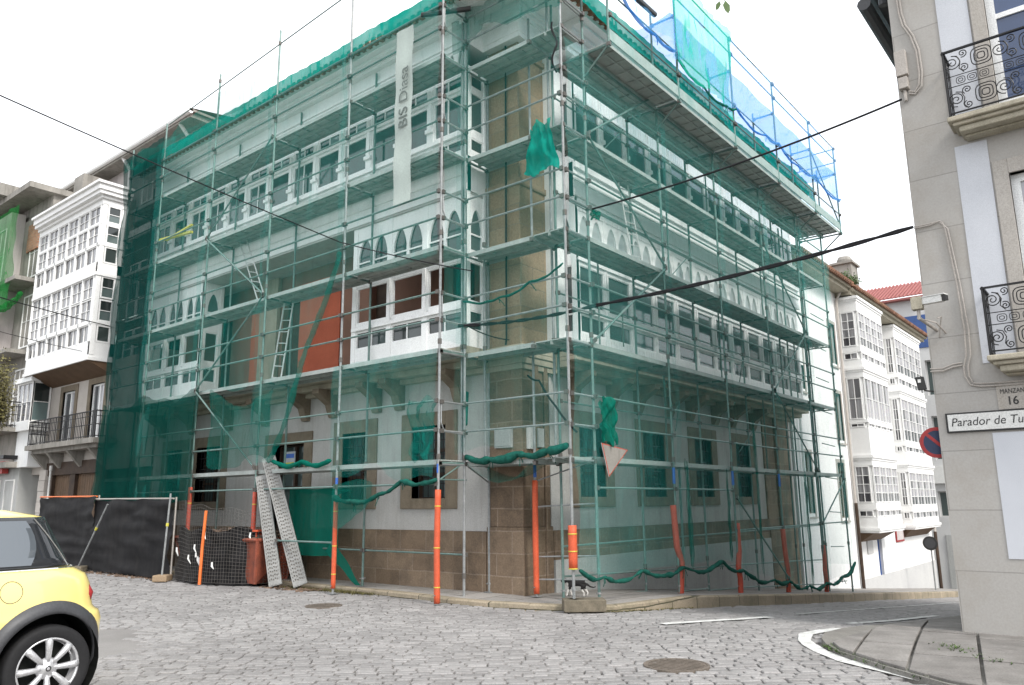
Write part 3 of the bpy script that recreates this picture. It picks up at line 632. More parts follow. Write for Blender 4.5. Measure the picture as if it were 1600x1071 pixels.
# galleries
W1 = [(4.78,5.16,2,'G'), (5.32,6.12,1,'G'), (6.34,7.22,2,'A')]
W1o = [(4.78,5.16,2,'G'), (5.32,6.12,1,'O'), (6.34,7.22,2,'A')]
W1R = [(4.78,5.16,1,'G'), (5.32,6.14,1,'G')]
W1R2 = [(6.34,7.22,2,'A')]
W2R = [(8.34,8.62,1,'S'), (8.78,9.64,1,'G'), (9.70,9.99,1,'S')]
W2 = [(8.34,8.62,2,'G'), (8.78,9.60,1,'G'), (9.70,9.99,2,'G')]
W2v = [(8.34,8.62,2,'G'), (8.78,9.60,2,'G'), (9.70,9.99,2,'G')]
def gallery(F, g, edges, lv, post, name, ends=(0, 0), boards=False):
    """posts, rails and panels of one gallery storey; returns the part"""
    mb = MB(); u0, u1 = edges[0], edges[-1]; z0, z1 = lv[0], lv[-1]
    for u in edges: F.box(mb, u-post/2, u+post/2, z0, z1, g-.10, g+.0)
    for u in edges[1:-1] if len(edges) > 2 else []: F.box(mb, u-post/2-.02, u+post/2+.02, z0+.78, z0+.86, g, g+.05); F.box(mb, u-post*.3, u+post*.3, z0+.86, z0+1.7, g, g+.03)
    for (a, b) in zip(lv[0::2], lv[1::2]): F.box(mb, u0, u1, a, b, g-.08, g-.012)
    return mb
def fascia(F, mb, u0, u1, g, z0, z1, e0=0, e1=0):
    F.box(mb, u0-e0, u1+e1, z0, z0+.13, g-.1, g+.05); F.box(mb, u0-e0, u1+e1, z0+.13, z1-.12, g-.1, g+.012)
    F.box(mb, u0-e0, u1+e1, z0+.32, z0+.36, g-.05, g+.045); F.box(mb, u0-e0, u1+e1, z1-.12, z1, g-.1, g+.07)
G = .57
def storey1(F, edges, kind, end_lo, end_hi, boards=False, post=.13):
    u0, u1 = edges[0], edges[-1]
    mb = gallery(F, G, edges, [4.44,4.78, 5.16,5.32, 6.12,6.34, 7.22,7.50], post, 'g')
    F.box(mb, u0-.02, u1+.02, 5.17, 5.24, G, G+.045); F.box(mb, u0-.02, u1+.02, 6.2, 6.26, G, G+.03)
    if boards:
        n = int((u1-u0)/.1)
        for k in range(n): F.box(mb, u0+k*.1+.006, u0+(k+1)*.1-.006, 4.46, 4.76, G-.011, G+.006); F.box(mb, u0+k*.1+.006, u0+(k+1)*.1-.006, 7.24, 7.48, G-.011, G+.006)
    part = mb.build('gallery', 'wood', bld)
    for i, (a, b) in enumerate(zip(edges, edges[1:])):
        gwindow(F, part, a+post/2, b-post/2, G, kind, 'glass_dark' if (i*7) % 5 < 3 else 'glass_mid')
        if boards: gwindow(F, part, a+post/2, b-post/2, G, W1R2, 'pale_glass')
    return part
# return faces (short sides) of the galleries
def ret(side, base, g, lvrows, part, z0, z1, rails):
    """short side: side 'Lr' = gallery on left facade, side plane y = base facing -y; from x = XC-g to XC"""
    F = Face('R', base) if side == 'Ln' else None
    mb = MB(); a, b = XC-g, XC
    F.box(mb, a, a+.10, z0, z1, -.09, 0.002); F.box(mb, b-.09, b, z0, z1, -.09, 0.002)
    for (r0, r1) in rails: F.box(mb, a+.10, b-.09, r0, r1, -.08, -.012)
    o = mb.build('gallery_side', 'wood', part)
    m2 = MB()
    return o, F, a+.10, b-.09
eL1 = [9.58, 10.63, 11.66, 12.76]; eL2 = [19.0, 19.93, 20.87, 21.95]
gA = storey1(FL, eL1, W1o, 0, 0); gB = storey1(FL, eL2, W1o, 0, 0)
n = 12; eR = [12.0+i*1.0 for i in range(13)]; eR = [11.78] + [12.45+i*.985 for i in range(12)] + [24.27]
eR = [11.76, 12.0] + [12.95+.0*i+ i*1.0 - 0 for i in range(0, 12)] + [24.25]
eR = sorted(set(round(x, 3) for x in eR)); eR = [x for x in eR if x != 12.0 or True]
gC = storey1(FR, [12.0+i*1.0 for i in range(13)], W1R, 0, 0, boards=True, post=.11)
def side_pane(F, part, a, b, rows, gm='glass_mid', w0=0.0):
    mb = MB()
    for (v0, v1, nc, kind) in rows:
        if kind == 'A':
            lancet(F, mb, a, b, v0, v1, v0+(v1-v0)*.52, -.06, -.015); F.quad(mb, [(a, v0), (b, v0), (b, v1), (a, v1)], -.055, 1)
            F.box(mb, a+.03, b-.03, v0+(v1-v0)*.34, v0+(v1-v0)*.34+.03, -.05, -.02)
        else:
            F.box(mb, a, a+.03, v0, v1, -.07, -.02); F.box(mb, b-.03, b, v0, v1, -.07, -.02); F.box(mb, a+.03, b-.03, v0, v0+.03, -.07, -.02); F.box(mb, a+.03, b-.03, v1-.03, v1, -.07, -.02)
            if kind != 'O': F.quad(mb, [(a+.03, v0+.03), (b-.03, v0+.03), (b-.03, v1-.03), (a+.03, v1-.03)], -.05, 1)
    return mb.build('gallery_window', ['wood', gm], part)
R1 = [(4.44,4.78),(5.16,5.32),(6.12,6.34),(7.22,7.5)]; R2 = [(8.2,8.34),(8.62,8.78),(9.6,9.70),(9.99,10.12)]
for (yb, part) in ((9.515, gA), (18.935, gB)):
    o, F, a, b = ret('Ln', yb, G, None, part, 4.44, 7.5, R1); side_pane(F, part, a, b, [(4.78,5.16,1,'G'),(5.32,6.12,1,'O'),(6.34,7.22,1,'A')])
# gallery on the right facade: its short side faces the left street (plane x = 11.93)
def ret_r(xb, part, z0, z1, rails, rows, nm='glass_mid'):
    F = Face('L', xb); mb = MB(); a, b = YC-G, YC
    F.box(mb, a, a+.10, z0, z1, -.09, 0.002); F.box(mb, b-.09, b, z0, z1, -.09, 0.002)
    for (r0, r1) in rails: F.box(mb, a+.10, b-.09, r0, r1, -.08, -.012)
    mb.build('gallery_side', 'wood', part); side_pane(F, part, a+.10, b-.09, rows, nm)
ret_r(11.935, gC, 4.44, 7.5, R1, [(4.78,5.16,1,'G'),(5.32,6.12,1,'G'),(6.34,7.22,1,'A')])
mb = MB(); mb.box(11.7, YC-.3, 4.44, 11.95, YC+.2, 10.9); mb.build('gallery_side', 'wood', gC)
# storey band between the floors, second-floor galleries, valance and cornice
mb = MB(); fascia(FL, mb, 9.5, BY1-.05, G, 7.5, 8.2); fascia(FR, mb, 11.9, BX1, G, 7.5, 8.2)
mb.box(XC-G, 9.5, 7.5, XC+.2, 9.6, 8.2); mb.box(11.9, YC-G, 7.5, 12.0, YC+.1, 8.2)
mb.build('storey_band', 'wood', bld)
def storey2(F, edges, vary=True, post=.17):
    mb = gallery(F, G, edges, [8.2,8.34, 8.62,8.78, 9.6,9.70, 9.99,10.12], post, 'g'); u0, u1 = edges[0], edges[-1]
    F.box(mb, u0, u1, 8.66, 8.73, G, G+.05); F.box(mb, u0, u1, 9.62, 9.68, G-.01, G+.04)
    part = mb.build('gallery', 'wood', bld); r_ = random.Random(len(edges))
    for a, b in zip(edges, edges[1:]): gwindow(F, part, a+post/2, b-post/2, G, (W2v if r_.random() < .45 else W2) if vary else W2R, r_.choice(['glass_dark', 'glass_dark', 'glass_mid']))
    return part
e2 = [9.58+i*(21.95-9.58)/13 for i in range(14)]
g2 = storey2(FL, e2); g3 = storey2(FR, [12.0+i*1.0 for i in range(13)], False, .12)
o, F, a, b = ret('Ln', 9.495, G, None, g2, 8.2, 10.12, R2); side_pane(F, g2, a, b, [(8.34,8.62,1,'G'),(8.78,9.6,1,'G'),(9.7,9.99,1,'G')])
ret_r(11.915, g3, 8.2, 10.12, R2, [(8.34,8.62,1,'G'),(8.78,9.6,1,'G'),(9.7,9.99,1,'G')])
# scalloped valance of small lancets under the cornice
mb = MB()
for F, edges in ((FL, e2), (FR, [12.0+i for i in range(13)])):
    for a, b in zip(edges, edges[1:]):
        cw = (b-a)/4
        for k in range(4): lancet(F, mb, a+k*cw, a+(k+1)*cw, 10.12, 10.55, 10.22, G-.04, G+.0, jamb=.03)
    F.box(mb, edges[0], edges[-1], 10.12, 10.55, G-.09, G-.05, 1)
mb.build('valance', ['wood', 'cement'], bld)
mb = MB()
for (w, z0, z1) in ((.60,10.55,10.66), (.64,10.66,10.72), (.60,10.72,10.98), (.72,10.98,11.05), (.90,11.05,11.12), (1.05,11.12,11.20)):
    mb.box(XC-w, 9.44, z0, XC+.5, BY1, z1); mb.box(11.78, YC-w, z0, BX1, YC+.5, z1); mb.box(XC-w*.3, YC-w*.3, z0, 11.78, 9.44, z1)
mb.build('cornice', 'wood', bld)
# hipped tile roof with rolled tile edge
mb = MB(); e = (9.80, 7.56); f = (BX1+.1, BY1+.2); ap = Vector(((e[0]+f[0])/2, (e[1]+f[1])/2, 13.2)); z = 11.25
cs = [(e[0], e[1], z), (f[0], e[1], z), (f[0], f[1], z), (e[0], f[1], z)]
for i in range(4): mb.quad(cs[i], cs[(i+1)%4], tuple(ap))
n = int((f[1]-e[1])/.2)
for k in range(n): y = e[1]+.1+k*.2; mb.path([(e[0]-.06, y, z-.01), (e[0]+1.6, y, z+.01+.4)], .085, 6)
n = int((f[0]-e[0])/.2)
for k in range(n): x = e[0]+.1+k*.2; mb.path([(x, e[1]-.06, z-.01), (x, e[1]+1.6, z+.01+.45)], .085, 6)
mb.build('roof', 'tile', bld)
mb = MB(); mb.box(e[0]+.05, e[1]+.05, 11.205, f[0], f[1], 11.24); mb.build('soffit', 'wood', bld)
# solid core behind the galleries
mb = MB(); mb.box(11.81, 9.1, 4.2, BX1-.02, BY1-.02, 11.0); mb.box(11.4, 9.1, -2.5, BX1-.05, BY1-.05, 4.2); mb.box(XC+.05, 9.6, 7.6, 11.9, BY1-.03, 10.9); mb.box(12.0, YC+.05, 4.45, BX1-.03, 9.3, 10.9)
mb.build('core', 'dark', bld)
mb = MB(); mb.box(BX1-.25, YC-.1, 4.2, BX1+.03, BY1, 11.1); mb.box(BX1-.3, YC+.02, -3, BX1, BY1, 4.3); mb.build('end_wall', 'white', bld)
# meter boxes and old ironwork on the pier
for (y, zc, w_) in ((9.07, 2.75, .40), (8.60+.13, 2.75, .0)):
    if w_: m = MB(); m.box(XC-.09, y-w_/2, zc-.16, XC-.03, y+w_/2, zc+.2); m.box(XC-.10, y-w_/2+.03, zc-.13, XC-.09, y+w_/2-.03, zc+.17); m.build('meter_box', 'cement', bld, bevel=.006)
m = MB(); m.box(11.0, YC-.10, 2.56, 11.18, YC-.03, 2.96); m.box(11.02, YC-.11, 2.6, 11.16, YC-.10, 2.92); m.build('meter_box', 'signwhite', bld, bevel=.006)
m = MB(); m.box(11.25, YC-.12, 2.6, 11.42, YC-.075, 2.94); m.build('meter_box', 'cement', bld, bevel=.006)
m = MB(); m.path([(XC-.06,8.95,10.6),(XC-.10,8.95,4.6),(XC-.10,8.97,4.46)], .018, 6); m.build('wall_cable', 'cable', bld)
# ---------------------------------------------------------------- scaffolding
PR = .024
def bump_tube(mb, p, q, r=PR): mb.tube(p, q, r, 7)
class Scaf:
    def __init__(s, name, label, loc, group=None, st='steel_dk'): s.st = st; s.t = thing(name, label, 'scaffolding', loc, group)
    def post(s, x, y, z0, z1, joints=True, lean=(0, 0), mat=None):
        m = MB(); m.tube((x, y, z0), (x+lean[0], y+lean[1], z1), PR, 8)
        z = math.ceil(z0/2)*2
        while joints and z < z1-.1: m.tube((x+lean[0]*(z-z0)/(z1-z0), y+lean[1]*(z-z0)/(z1-z0), z+.36), (x+lean[0]*(z-z0)/(z1-z0), y+lean[1]*(z-z0)/(z1-z0), z+.45), PR*1.5, 8, 1); z += 2
        return m.build('standard', [mat or s.st, 'coupler'], s.t, smooth=False)
    def plate(s, x, y, z):
        m = MB(); m.box(x-.075, y-.075, z, x+.075, y+.075, z+.008); m.tube((x, y, z), (x, y, z+.22), .017, 8); m.tube((x, y, z+.13), (x, y, z+.16), .034, 6); m.box(x-.07, y-.008, z+.14, x+.07, y+.008, z+.155)
        return m.build('base_jack', 'steel', s.t)
    def rail(s, p, q, r=.019, name='guard_rail', ends=True):
        m = MB(); m.tube(p, q, r, 6)
        if ends:
            d = (Vector(q)-Vector(p)).normalized()
            for e in (Vector(p), Vector(q)-d*.05): m.obox(e+d*.025, d*.035, Vector((0,0,.035)), d.cross(Vector((0,0,1)))*.032, 1)
        return m.build(name, [s.st, 'coupler'], s.t)
    def deck(s, a, b, wd, z, n=2, th=.075):
        """planks from a to b (xy), width vector wd"""
        a, b, wd = Vector((*a, 0)), Vector((*b, 0)), Vector((*wd, 0)); m = MB(); d = (b-a); L = d.length; d.normalize(); wn = wd.normalized(); W = wd.length
        for k in range(n):
            o = a + wn*(W*k/n+.012); w_ = W/n-.024; c = (o + (o+d*L) + wn*w_)/2 + Vector((0,0,z-.012))
            m.obox(c, d*(L/2-.02), wn*w_/2, Vector((0,0,.010)))
            for e in (0, 1): m.obox(o + wn*(e*w_) + d*(L/2) + Vector((0,0,z-th/2-.01)), d*(L/2-.02), wn*.006, Vector((0,0,th/2)))
            m.obox(o + wn*w_*.5 + d*(L/2) + Vector((0,0,z-.030)), d*(L/2-.05), wn*.02, Vector((0,0,.010)))
            q = .3
            while q < L-.1: m.obox(o + wn*w_*.5 + d*q + Vector((0,0,z-.034)), d*.012, wn*(w_/2-.008), Vector((0,0,.012))); q += .38
        return m.build('deck_board', 'plank', s.t)
    def brace(s, p, q): return s.rail(p, q, .021, 'brace')
    def sleeve(s, pts, r=.052, mat='orange', bands=True):
        m = MB(); P = [Vector(p) for p in pts]; Q = []; R_ = []
        for a, b in zip(P, P[1:]):
            k = max(2, int((b-a).length/.12))
            for i in range(k): Q.append(a+(b-a)*i/k); R_.append(r*(1+.06*noise.noise((a+(b-a)*i/k)*4)))
        Q.append(P[-1]); R_.append(r); m.path(Q, R_, 10)
        if bands:
            for f in (.18, .5, .86):
                i = int(f*(len(Q)-1)); m.path([Q[i]-Vector((0,0,.008)), Q[i]+Vector((0,0,.008))], r*1.07, 10, 1)
        return m.build('protective_sleeve', [mat, 'gold'], s.t, smooth=True)
LV = [2.36, 4.30, 6.20, 8.10, 10.0]
PX, IX = 9.57, 10.27
LY = [9.44, 12.14, 14.85, 17.5, 20.15, 22.1]
sl_ = Scaf('scaffold', 'tube scaffold with metal decks along the left facade behind green nets', (PX, LY[0], 0))
tops = [11.6, 12.95, 12.75, 12.6, 12.1, 11.9]
for i, y in enumerate(LY):
    zb = 0.0 if i in (0,) else (.0 if PX < 9.95 else .08)
    sl_.post(PX, y, zb, tops[i], lean=(.0, .02*((i*5) % 3-1)), mat='steel' if i < 2 else None); sl_.plate(PX, y, zb)
    if i: sl_.post(IX, y, .08, 10.9); sl_.plate(IX, y, .08)
    for z in LV:
        sl_.rail((PX, y, z-.06), (IX, y, z-.06), .022, 'transom')
for j, z in enumerate(LV):
    for i in range(5):
        y0, y1 = LY[i], LY[i+1]
        sl_.deck((PX+.03, y0), (PX+.03, y1), (.64, 0), z)
        if not (j == 0 and i >= 4): sl_.rail((PX-.03, y0, z+.5), (PX-.03, y1, z+.5)); sl_.rail((PX-.03, y0, z+1.0), (PX-.03, y1, z+1.0))
for i in range(5):
    sl_.rail((PX, LY[i], 1.95), (PX, LY[i+1], 1.95), .02); 
    if i < 2: sl_.rail((IX, LY[i], .75), (IX, LY[i+1], .75), .018)
sl_.rail((PX, 12.14, .92), (PX, 14.0, .92), .02)
for (a, b) in (((14.85,10.0),(17.5,8.1)), ((17.5,8.1),(14.85,6.2)), ((14.85,6.2),(17.5,4.3)), ((17.5,4.3),(14.85,2.4))): sl_.brace((PX-.06, *a), (PX-.06, *b))
sl_.rail((PX, LY[4]-.1, 12.05), (PX, 9.44, 12.75), .015, 'guard_rope', False)
sl_.sleeve([(PX, 9.44, .02), (PX-.005, 9.45, .9), (PX, 9.44, 1.85)])
sl_.sleeve([(PX, 12.14, .1), (PX, 12.14, 1.75)], .045)
sl_.sleeve([(PX, 17.5, 0.1), (PX, 17.5, 2.05)], .05, 'orange2'); sl_.sleeve([(PX, 14.85, 0.1), (PX, 14.85, 1.9)], .05, 'orange2')
for (x, y, a, b) in ((PX, 9.44, 1.98, 2.06), (PX, 12.14, 2.02, 2.12), (10.92, 7.16, 1.9, 2.2)): pass
m = MB(); m.tube((PX, 9.44, 2.13), (PX, 9.44, 2.28), .027, 8); m.tube((PX, 12.14, 2.0), (PX, 12.14, 2.1), .027, 8); 
b1 = MB().tube((PX, 9.44, 2.13), (PX, 9.44, 2.28), .027, 8).build('blue_mark', 'bluep', sl_.t); b2 = MB().tube((PX, 12.14, 2.0), (PX, 12.14, 2.12), .027, 8).build('blue_mark', 'bluep', sl_.t)
# short knee braces under the lowest deck
for (x, y) in ((PX, 9.44),): sl_.rail((x, y, 2.0), (IX-.1, y, 2.3), .014, 'knee_brace', False); sl_.rail((x, y, 2.02), (IX, y, 2.02), .014, 'knee_brace', False)

CX, CY = 10.22, 7.16
sc_ = Scaf('scaffold', 'scaffold bays turning the corner in front of the bare stone pier', (CX, CY, 0), st='steel')
corner_posts = [(CX, CY, .18, 12.3), (CX, 9.44, .0, 12.0), (CX+.02, 9.52, 2.3, 11.6), (10.88, 9.44, .08, 11.2), (10.86, 8.37, .08, 4.3), (10.88, 7.92, 2.3, 11.2), (10.62, 9.30, 2.36, 6.2), (10.88, 8.37, 6.2, 10.9)]
for (x, y, a, b) in corner_posts: sc_.post(x, y, a, b, lean=(-.02 if a > 1 else 0, .0))
for (x, y, z) in ((CX, CY, .17), (10.88, 9.44, .08), (10.86, 8.37, .08)): sc_.plate(x, y, z)
for j, z in enumerate(LV):
    zz = z - .02
    sc_.deck((CX+.03, 7.9), (CX+.03, 9.42), (.62, 0), zz); sc_.deck((CX+.03, CY+.03), (10.9, CY+.03), (0, .68), zz+.0)
    for h in (.5, 1.0): sc_.rail((CX-.03, CY, z+h), (CX-.03, 9.44, z+h)); sc_.rail((CX, CY-.03, z+h-.02), (10.92, CY-.03, z+h-.02)); sc_.rail((PX, 9.40, z+h-.02), (CX, 9.40, z+h-.02))
    sc_.rail((PX, 9.44, z-.08), (10.88, 9.44, z-.08), .022, 'transom'); sc_.rail((CX, CY, z-.08), (10.92, CY, z-.08), .022, 'transom'); sc_.rail((CX, 7.88, z-.10), (10.92, 7.88, z-.10), .022, 'transom')
    # round-cornered end guard frames
    m = MB(); y = 9.40
    for (xa, xb, yy) in ((PX+.02, CX-.02, y), (CX+.04, 10.9, CY+.02)):
        m.path([(xa, yy, z+1.0), (xa, yy, z+.62), (xa+.05, yy, z+.52), (xa+.14, yy, z+.47), (xb, yy, z+.45)], .012, 6)
    m.build('guard_frame', 'steel', sc_.t)
for z in (1.55, .72, .35): sc_.rail((10.88, 8.37, z), (CX+.75, CY+.04, z+.05), .014, 'guard_rail', False)
sc_.rail((10.86, 8.37, 1.98), (10.92, CY, 2.3), .013, 'knee_brace', False); sc_.rail((10.88, 9.44, 1.98), (CX, 9.44, 2.3), .013, 'knee_brace', False)
sc_.sleeve([(10.86, 8.37, .12), (10.85, 8.37, .9), (10.855, 8.37, 1.5), (10.86, 8.37, 2.0)], .05, bands=False)
sc_.sleeve([(CX, CY, .62), (CX, CY, 1.27)], .068, bands=True)
MB().tube((10.86, 8.37, 2.05), (10.86, 8.37, 2.3), .028, 8).build('blue_mark', 'bluep', sc_.t)
RX = [10.92, 13.62, 16.3, 19.0, 21.7, 23.95]; RY, RI = 7.16, 7.86
sr_ = Scaf('scaffold', 'long tube scaffold with a jutting top platform along the right facade', (RX[0], RY, 0))
def gz(x, y): return ground_z(x) + (kh(x) if y > 6.6 else 0)
for i, x in enumerate(RX):
    sr_.post(x, RY, gz(x, RY)+.0, 10.2 if i else 12.2, lean=(.03*((i*3) % 2), 0)); sr_.plate(x, RY, gz(x, RY))
    sr_.post(x, RI, gz(x, RI), 11.0); sr_.plate(x, RI, gz(x, RI))
    for z in LV[:4] + [9.72]: sr_.rail((x, RY, z-.06), (x, RI, z-.06), .022, 'transom')
sr_.post(14.95, RI, .0, 2.36, joints=False); sr_.post(15.2, RI, -.1, 2.36, joints=False)
for j, z in enumerate(LV[:4] + [9.72]):
    for i in range(5):
        x0, x1 = RX[i], RX[i+1]
        sr_.deck((x0, RY+.03), (x1, RY+.03), (0, .64), z)
        if j < 4:
            for h in (.5, 1.0): sr_.rail((x0, RY-.03, z+h), (x1, RY-.03, z+h))
for i in range(5):
    x0, x1 = RX[i], RX[i+1]
    sr_.rail((x0, RY, 1.85 if i < 2 else 1.0), (x1, RY, 1.85 if i < 2 else 1.0), .02); sr_.rail((x0, RI, .9-.0*i), (x1, RI, .9-.0*i), .018, 'guard_rail', False); sr_.rail((x0, RI, .42-.1*i), (x1, RI, .32-.1*i), .018, 'guard_rail', False)
    sr_.rail((x0, RI, .05-.16*i), (x1, RI, -.05-.18*i), .018, 'guard_rail', False)
for (a, b) in (((13.62,10.0),(10.92,8.1)), ((10.92,8.05),(13.62,6.2)), ((13.62,6.2),(10.92,4.3)), ((19.0,8.1),(21.7,6.2)), ((21.7,6.2),(19.0,4.3)), ((19.0,4.3),(21.7,2.4)), ((16.3,1.7),(19.0,-.2)), ((21.7,1.0),(23.95,2.2))):
    sr_.brace((a[0], RY-.06, a[1]), (b[0], RY-.06, b[1]))
for j, z in enumerate(LV[:4]):
    for i in range(5):
        sr_.rail((RX[i], RI, z+.98), (RX[i+1], RI, z+.98), .016, 'inner_rail')
        xm = (RX[i]+RX[i+1])/2 + .25*((i*3+j) % 3-1)
        if (i+j) % 2: sr_.rail((xm, RI, z), (xm+.02, RI, z+1.9), .02, 'inner_standard', False)
for (x, z, dx) in ((12.3, 5.1, .5), (15.2, 6.9, -.4), (14.4, 3.6, .35), (17.8, 5.0, .4), (12.6, 8.9, -.4), (18.2, 3.3, -.3)): sr_.rail((x, RY+.2, z), (x+dx, RY+.5, z-.55), .012, 'wall_tie', False)
OX = [10.92, 13.6, 16.4, 19.1, 21.9, 24.2]; OY = 6.6
for i, x in enumerate(OX):
    sr_.post(x, OY, 9.6, 12.5, joints=False); sr_.post(x, RY, 10.2, 11.8 if i in (0,3) else 11.9, joints=False)
    sr_.rail((x, OY-.03, 9.66), (x, RI, 9.66), .024, 'transom'); sr_.rail((x, OY, 11.62), (x, RY, 11.62), .022, 'transom')
    sr_.rail((x, OY, 9.66), (x, RY, 9.2), .02, 'knee_brace', False)
for i in range(5):
    x0, x1 = OX[i], OX[i+1]
    sr_.deck((x0, OY+.02), (x1, OY+.02), (0, .52), 9.74, n=1); pass
    m = MB(); m.box(x0+.03, OY-.012, 9.76, x1-.03, OY+.012, 9.98); m.build('toe_board', 'plank', sr_.t)
    for z in (10.25, 10.72, 12.05, 12.45): sr_.rail((x0, OY-.03, z), (x1, OY-.03, z), .017)
    sr_.rail((x0, RY, 9.64), (x1, RY, 9.64), .03, 'ledger', False)
sr_.rail((OX[4], OY, 11.6), (OX[5], OY, 9.9), .02, 'brace', False)
sr_.rail((OX[5], OY, 12.0), (OX[5], RI, 12.0), .017, 'guard_rail', False); sr_.rail((OX[5], OY, 12.45), (OX[5], RI, 12.45), .017, 'guard_rail', False)
# bent dull red sleeves on the kerb posts
for (x, h, b) in ((13.62, 1.55, .09), (16.3, 1.15, -.07), (19.0, .95, .03), (21.7, .45, -.05)):
    z0 = ground_z(x)+.0
    m = [(x+.02, RY-.0, z0+.03), (x+.03+b*.3, RY-.02, z0+.5), (x+b, RY-.03, z0+.75), (x-b*.6, RY-.02, z0+1.05), (x-b*1.0, RY, max(h, z0+1.2))]
    sr_.sleeve(m, .058, 'orange2', bands=False)
for x in (13.62, 16.3, 19.0): MB().tube((x, RY, 1.95), (x, RY, 2.25), .030, 8).build('blue_mark', 'bluep', sr_.t)
# stair tower frames at the far end
for z in [k*.95-.6 for k in range(9)]:
    sr_.rail((22.9, RY+.15, z), (23.9, RY+.12, z-.04), .014, 'stair_tread', False)
sr_.post(22.9, RY+.3, -1, 9.6, joints=True); sr_.post(22.3, RI, -1, 9.6, joints=True)
# loose ladders standing on the decks
def ladder(name, label, p, q, wd, n):
    t = MB(); p, q, wd = Vector(p), Vector(q), Vector(wd)
    t.tube(p-wd/2, q-wd/2, .018, 6); t.tube(p+wd/2, q+wd/2, .018, 6)
    for k in range(n): c = p+(q-p)*((k+.5)/n); t.tube(c-wd/2, c+wd/2, .012, 6)
    return tag(t.build(name, 'steel_lt'), label, 'ladder')
ladder('ladder', 'metal ladder leaning on the left scaffold above the left gallery', (10.1, 15.75, 6.2), (10.15, 16.9, 8.1), (0.0, .36, .1), 7)
ladder('ladder', 'short metal ladder on the first floor deck before the orange wall', (10.1, 15.1, 4.3), (10.1, 14.75, 6.1), (0.0, .34, .05), 7)
ladder('ladder', 'metal ladder on the right scaffold under the crossing black cable', (13.6, 7.7, 6.2), (13.1, 7.7, 8.0), (.36, 0, .05), 8)

# ---------------------------------------------------------------- nets
NG = 'green debris nets hung on the scaffolding'
def net(name, label, side, base, u0, u1, zb, zt, mat, amp=.035, nu=None, nv=None, seed=0, group=NG, cat='netting', slack=None, lv=LV, parent=None):
    """hanging net; side 'x': plane x=base with u=y; side 'y': plane y=base with u=x; zb, zt numbers or functions of u"""
    fb = zb if callable(zb) else (lambda u: zb); ft = zt if callable(zt) else (lambda u: zt)
    u1 = u1 + (.16 if parent is None and abs(u1-u0) > 1.5 and group == NG else 0); nu = nu or max(6, int(abs(u1-u0)/.10)); nv = nv or 50; mb = MB()
    def fn(a, b):
        u = u0+(u1-u0)*a; z = fb(u)+(ft(u)-fb(u))*b
        w_ = amp*noise.noise(Vector((u*1.5+seed, z*.7, seed*3.1))) + amp*.7*noise.noise(Vector((u*5+seed, z*1.3, 2.0)))
        if slack: w_ -= slack*math.sin(math.pi*b)
        # tied in at the deck edges, billowing between
        w_ += .012*math.sin(u*16+3*noise.noise(Vector((u, z*.5, seed)))) ; k = min(abs(z-l) for l in lv) if lv else .5; w_ -= .05*min(1, k/.5)*(.6+.4*math.sin(u*2.1+seed))
        return (base-.03+w_, u, z) if side == 'x' else (u, base-.03+w_, z)
    mb.grid(fn, nu, nv); o = mb.build(name, mat, parent, smooth=True, fix=False)
    if parent is None: tag(o, label, cat, group)
    return o
def zz(u, a=.12, s=0): return a*math.sin(u*2.3+s) + a*.6*math.sin(u*5.1+s*2)
BXN = PX-.04
n1 = net('debris_net', 'sheer green net over the upper left facade behind the long banner', 'x', BXN, 9.42, 12.14, lambda u: 5.98+zz(u,.03), 11.25, 'net_sheer', seed=1)
def nb2(u):
    if u < 14.25: return 6.5 - (u-12.14)/(14.25-12.14)*3.9
    return 2.5
n2 = net('debris_net', 'sheer green net pulled aside diagonally beside the exposed orange wall', 'x', BXN, 12.14, 14.85, nb2, 11.25, 'net_sheer', seed=2, nv=60)
n3 = net('debris_net', 'sheer green net over the loggia between the diagonal braces', 'x', BXN, 14.85, 17.5, lambda u: 4.2+zz(u,.05), 11.3, 'net_sheer', seed=3)
n4 = net('debris_net', 'green net before the left gallery of the wrapped building', 'x', BXN, 17.5, 20.15, lambda u: 1.75, lambda u: 11.45, 'net_sheer', seed=4)
n5 = net('debris_net', 'darker green net strip at the left end of the scaffold', 'x', BXN, 20.15, 22.15, lambda u: 1.7, lambda u: 11.7-.05*(u-20), 'net_end', seed=5, amp=.06)
n6 = net('debris_net', 'net closing the far left end of the scaffold', 'y', 22.2, BXN, 10.9, 1.7, 11.6, 'net_end', seed=6, lv=None)
n7 = net('debris_net', 'dense dark green net wrapped round the lowest deck at the left, above black sheeting', 'x', BXN-.05, 17.3, 22.2, lambda u: 1.72+zz(u,.03), lambda u: 4.25+zz(u,.1), 'net_deep', seed=7, amp=.08)
n8 = net('debris_net', 'torn crumpled green net hanging in folds above the metal planks', 'x', BXN-.02, 14.3, 16.6, lambda u: 2.42+.25*max(0,math.sin((u-14.2)*2.6)), lambda u: 4.25-.5*max(0, math.sin((u-14.0)*1.2)), 'net_mid', seed=8, amp=.14)
n9 = net('debris_net', 'ragged green net below the first floor slab near the right end of the left facade', 'x', BXN, 9.46, 12.14, lambda u: 2.15+zz(u,.14,1), lambda u: 4.28, 'net_sheer', seed=9, amp=.08)
n9b = net('debris_net', 'small dark net scrap dangling beside the sleeved post', 'x', BXN-.01, 11.0, 12.1, lambda u: 1.15+.6*abs(u-11.9), lambda u: 2.0+zz(u,.05), 'net_mid', seed=19, amp=.1)
nu_ = net('debris_net', 'green net rising above the eave at the left', 'x', BXN-.03, 15.5, 22.15, lambda u: 11.15, lambda u: 11.55+.35*max(0,math.sin((u-15.5)*.75))+.1*math.sin(u*3), 'net_mid', seed=20, lv=None, amp=.08)
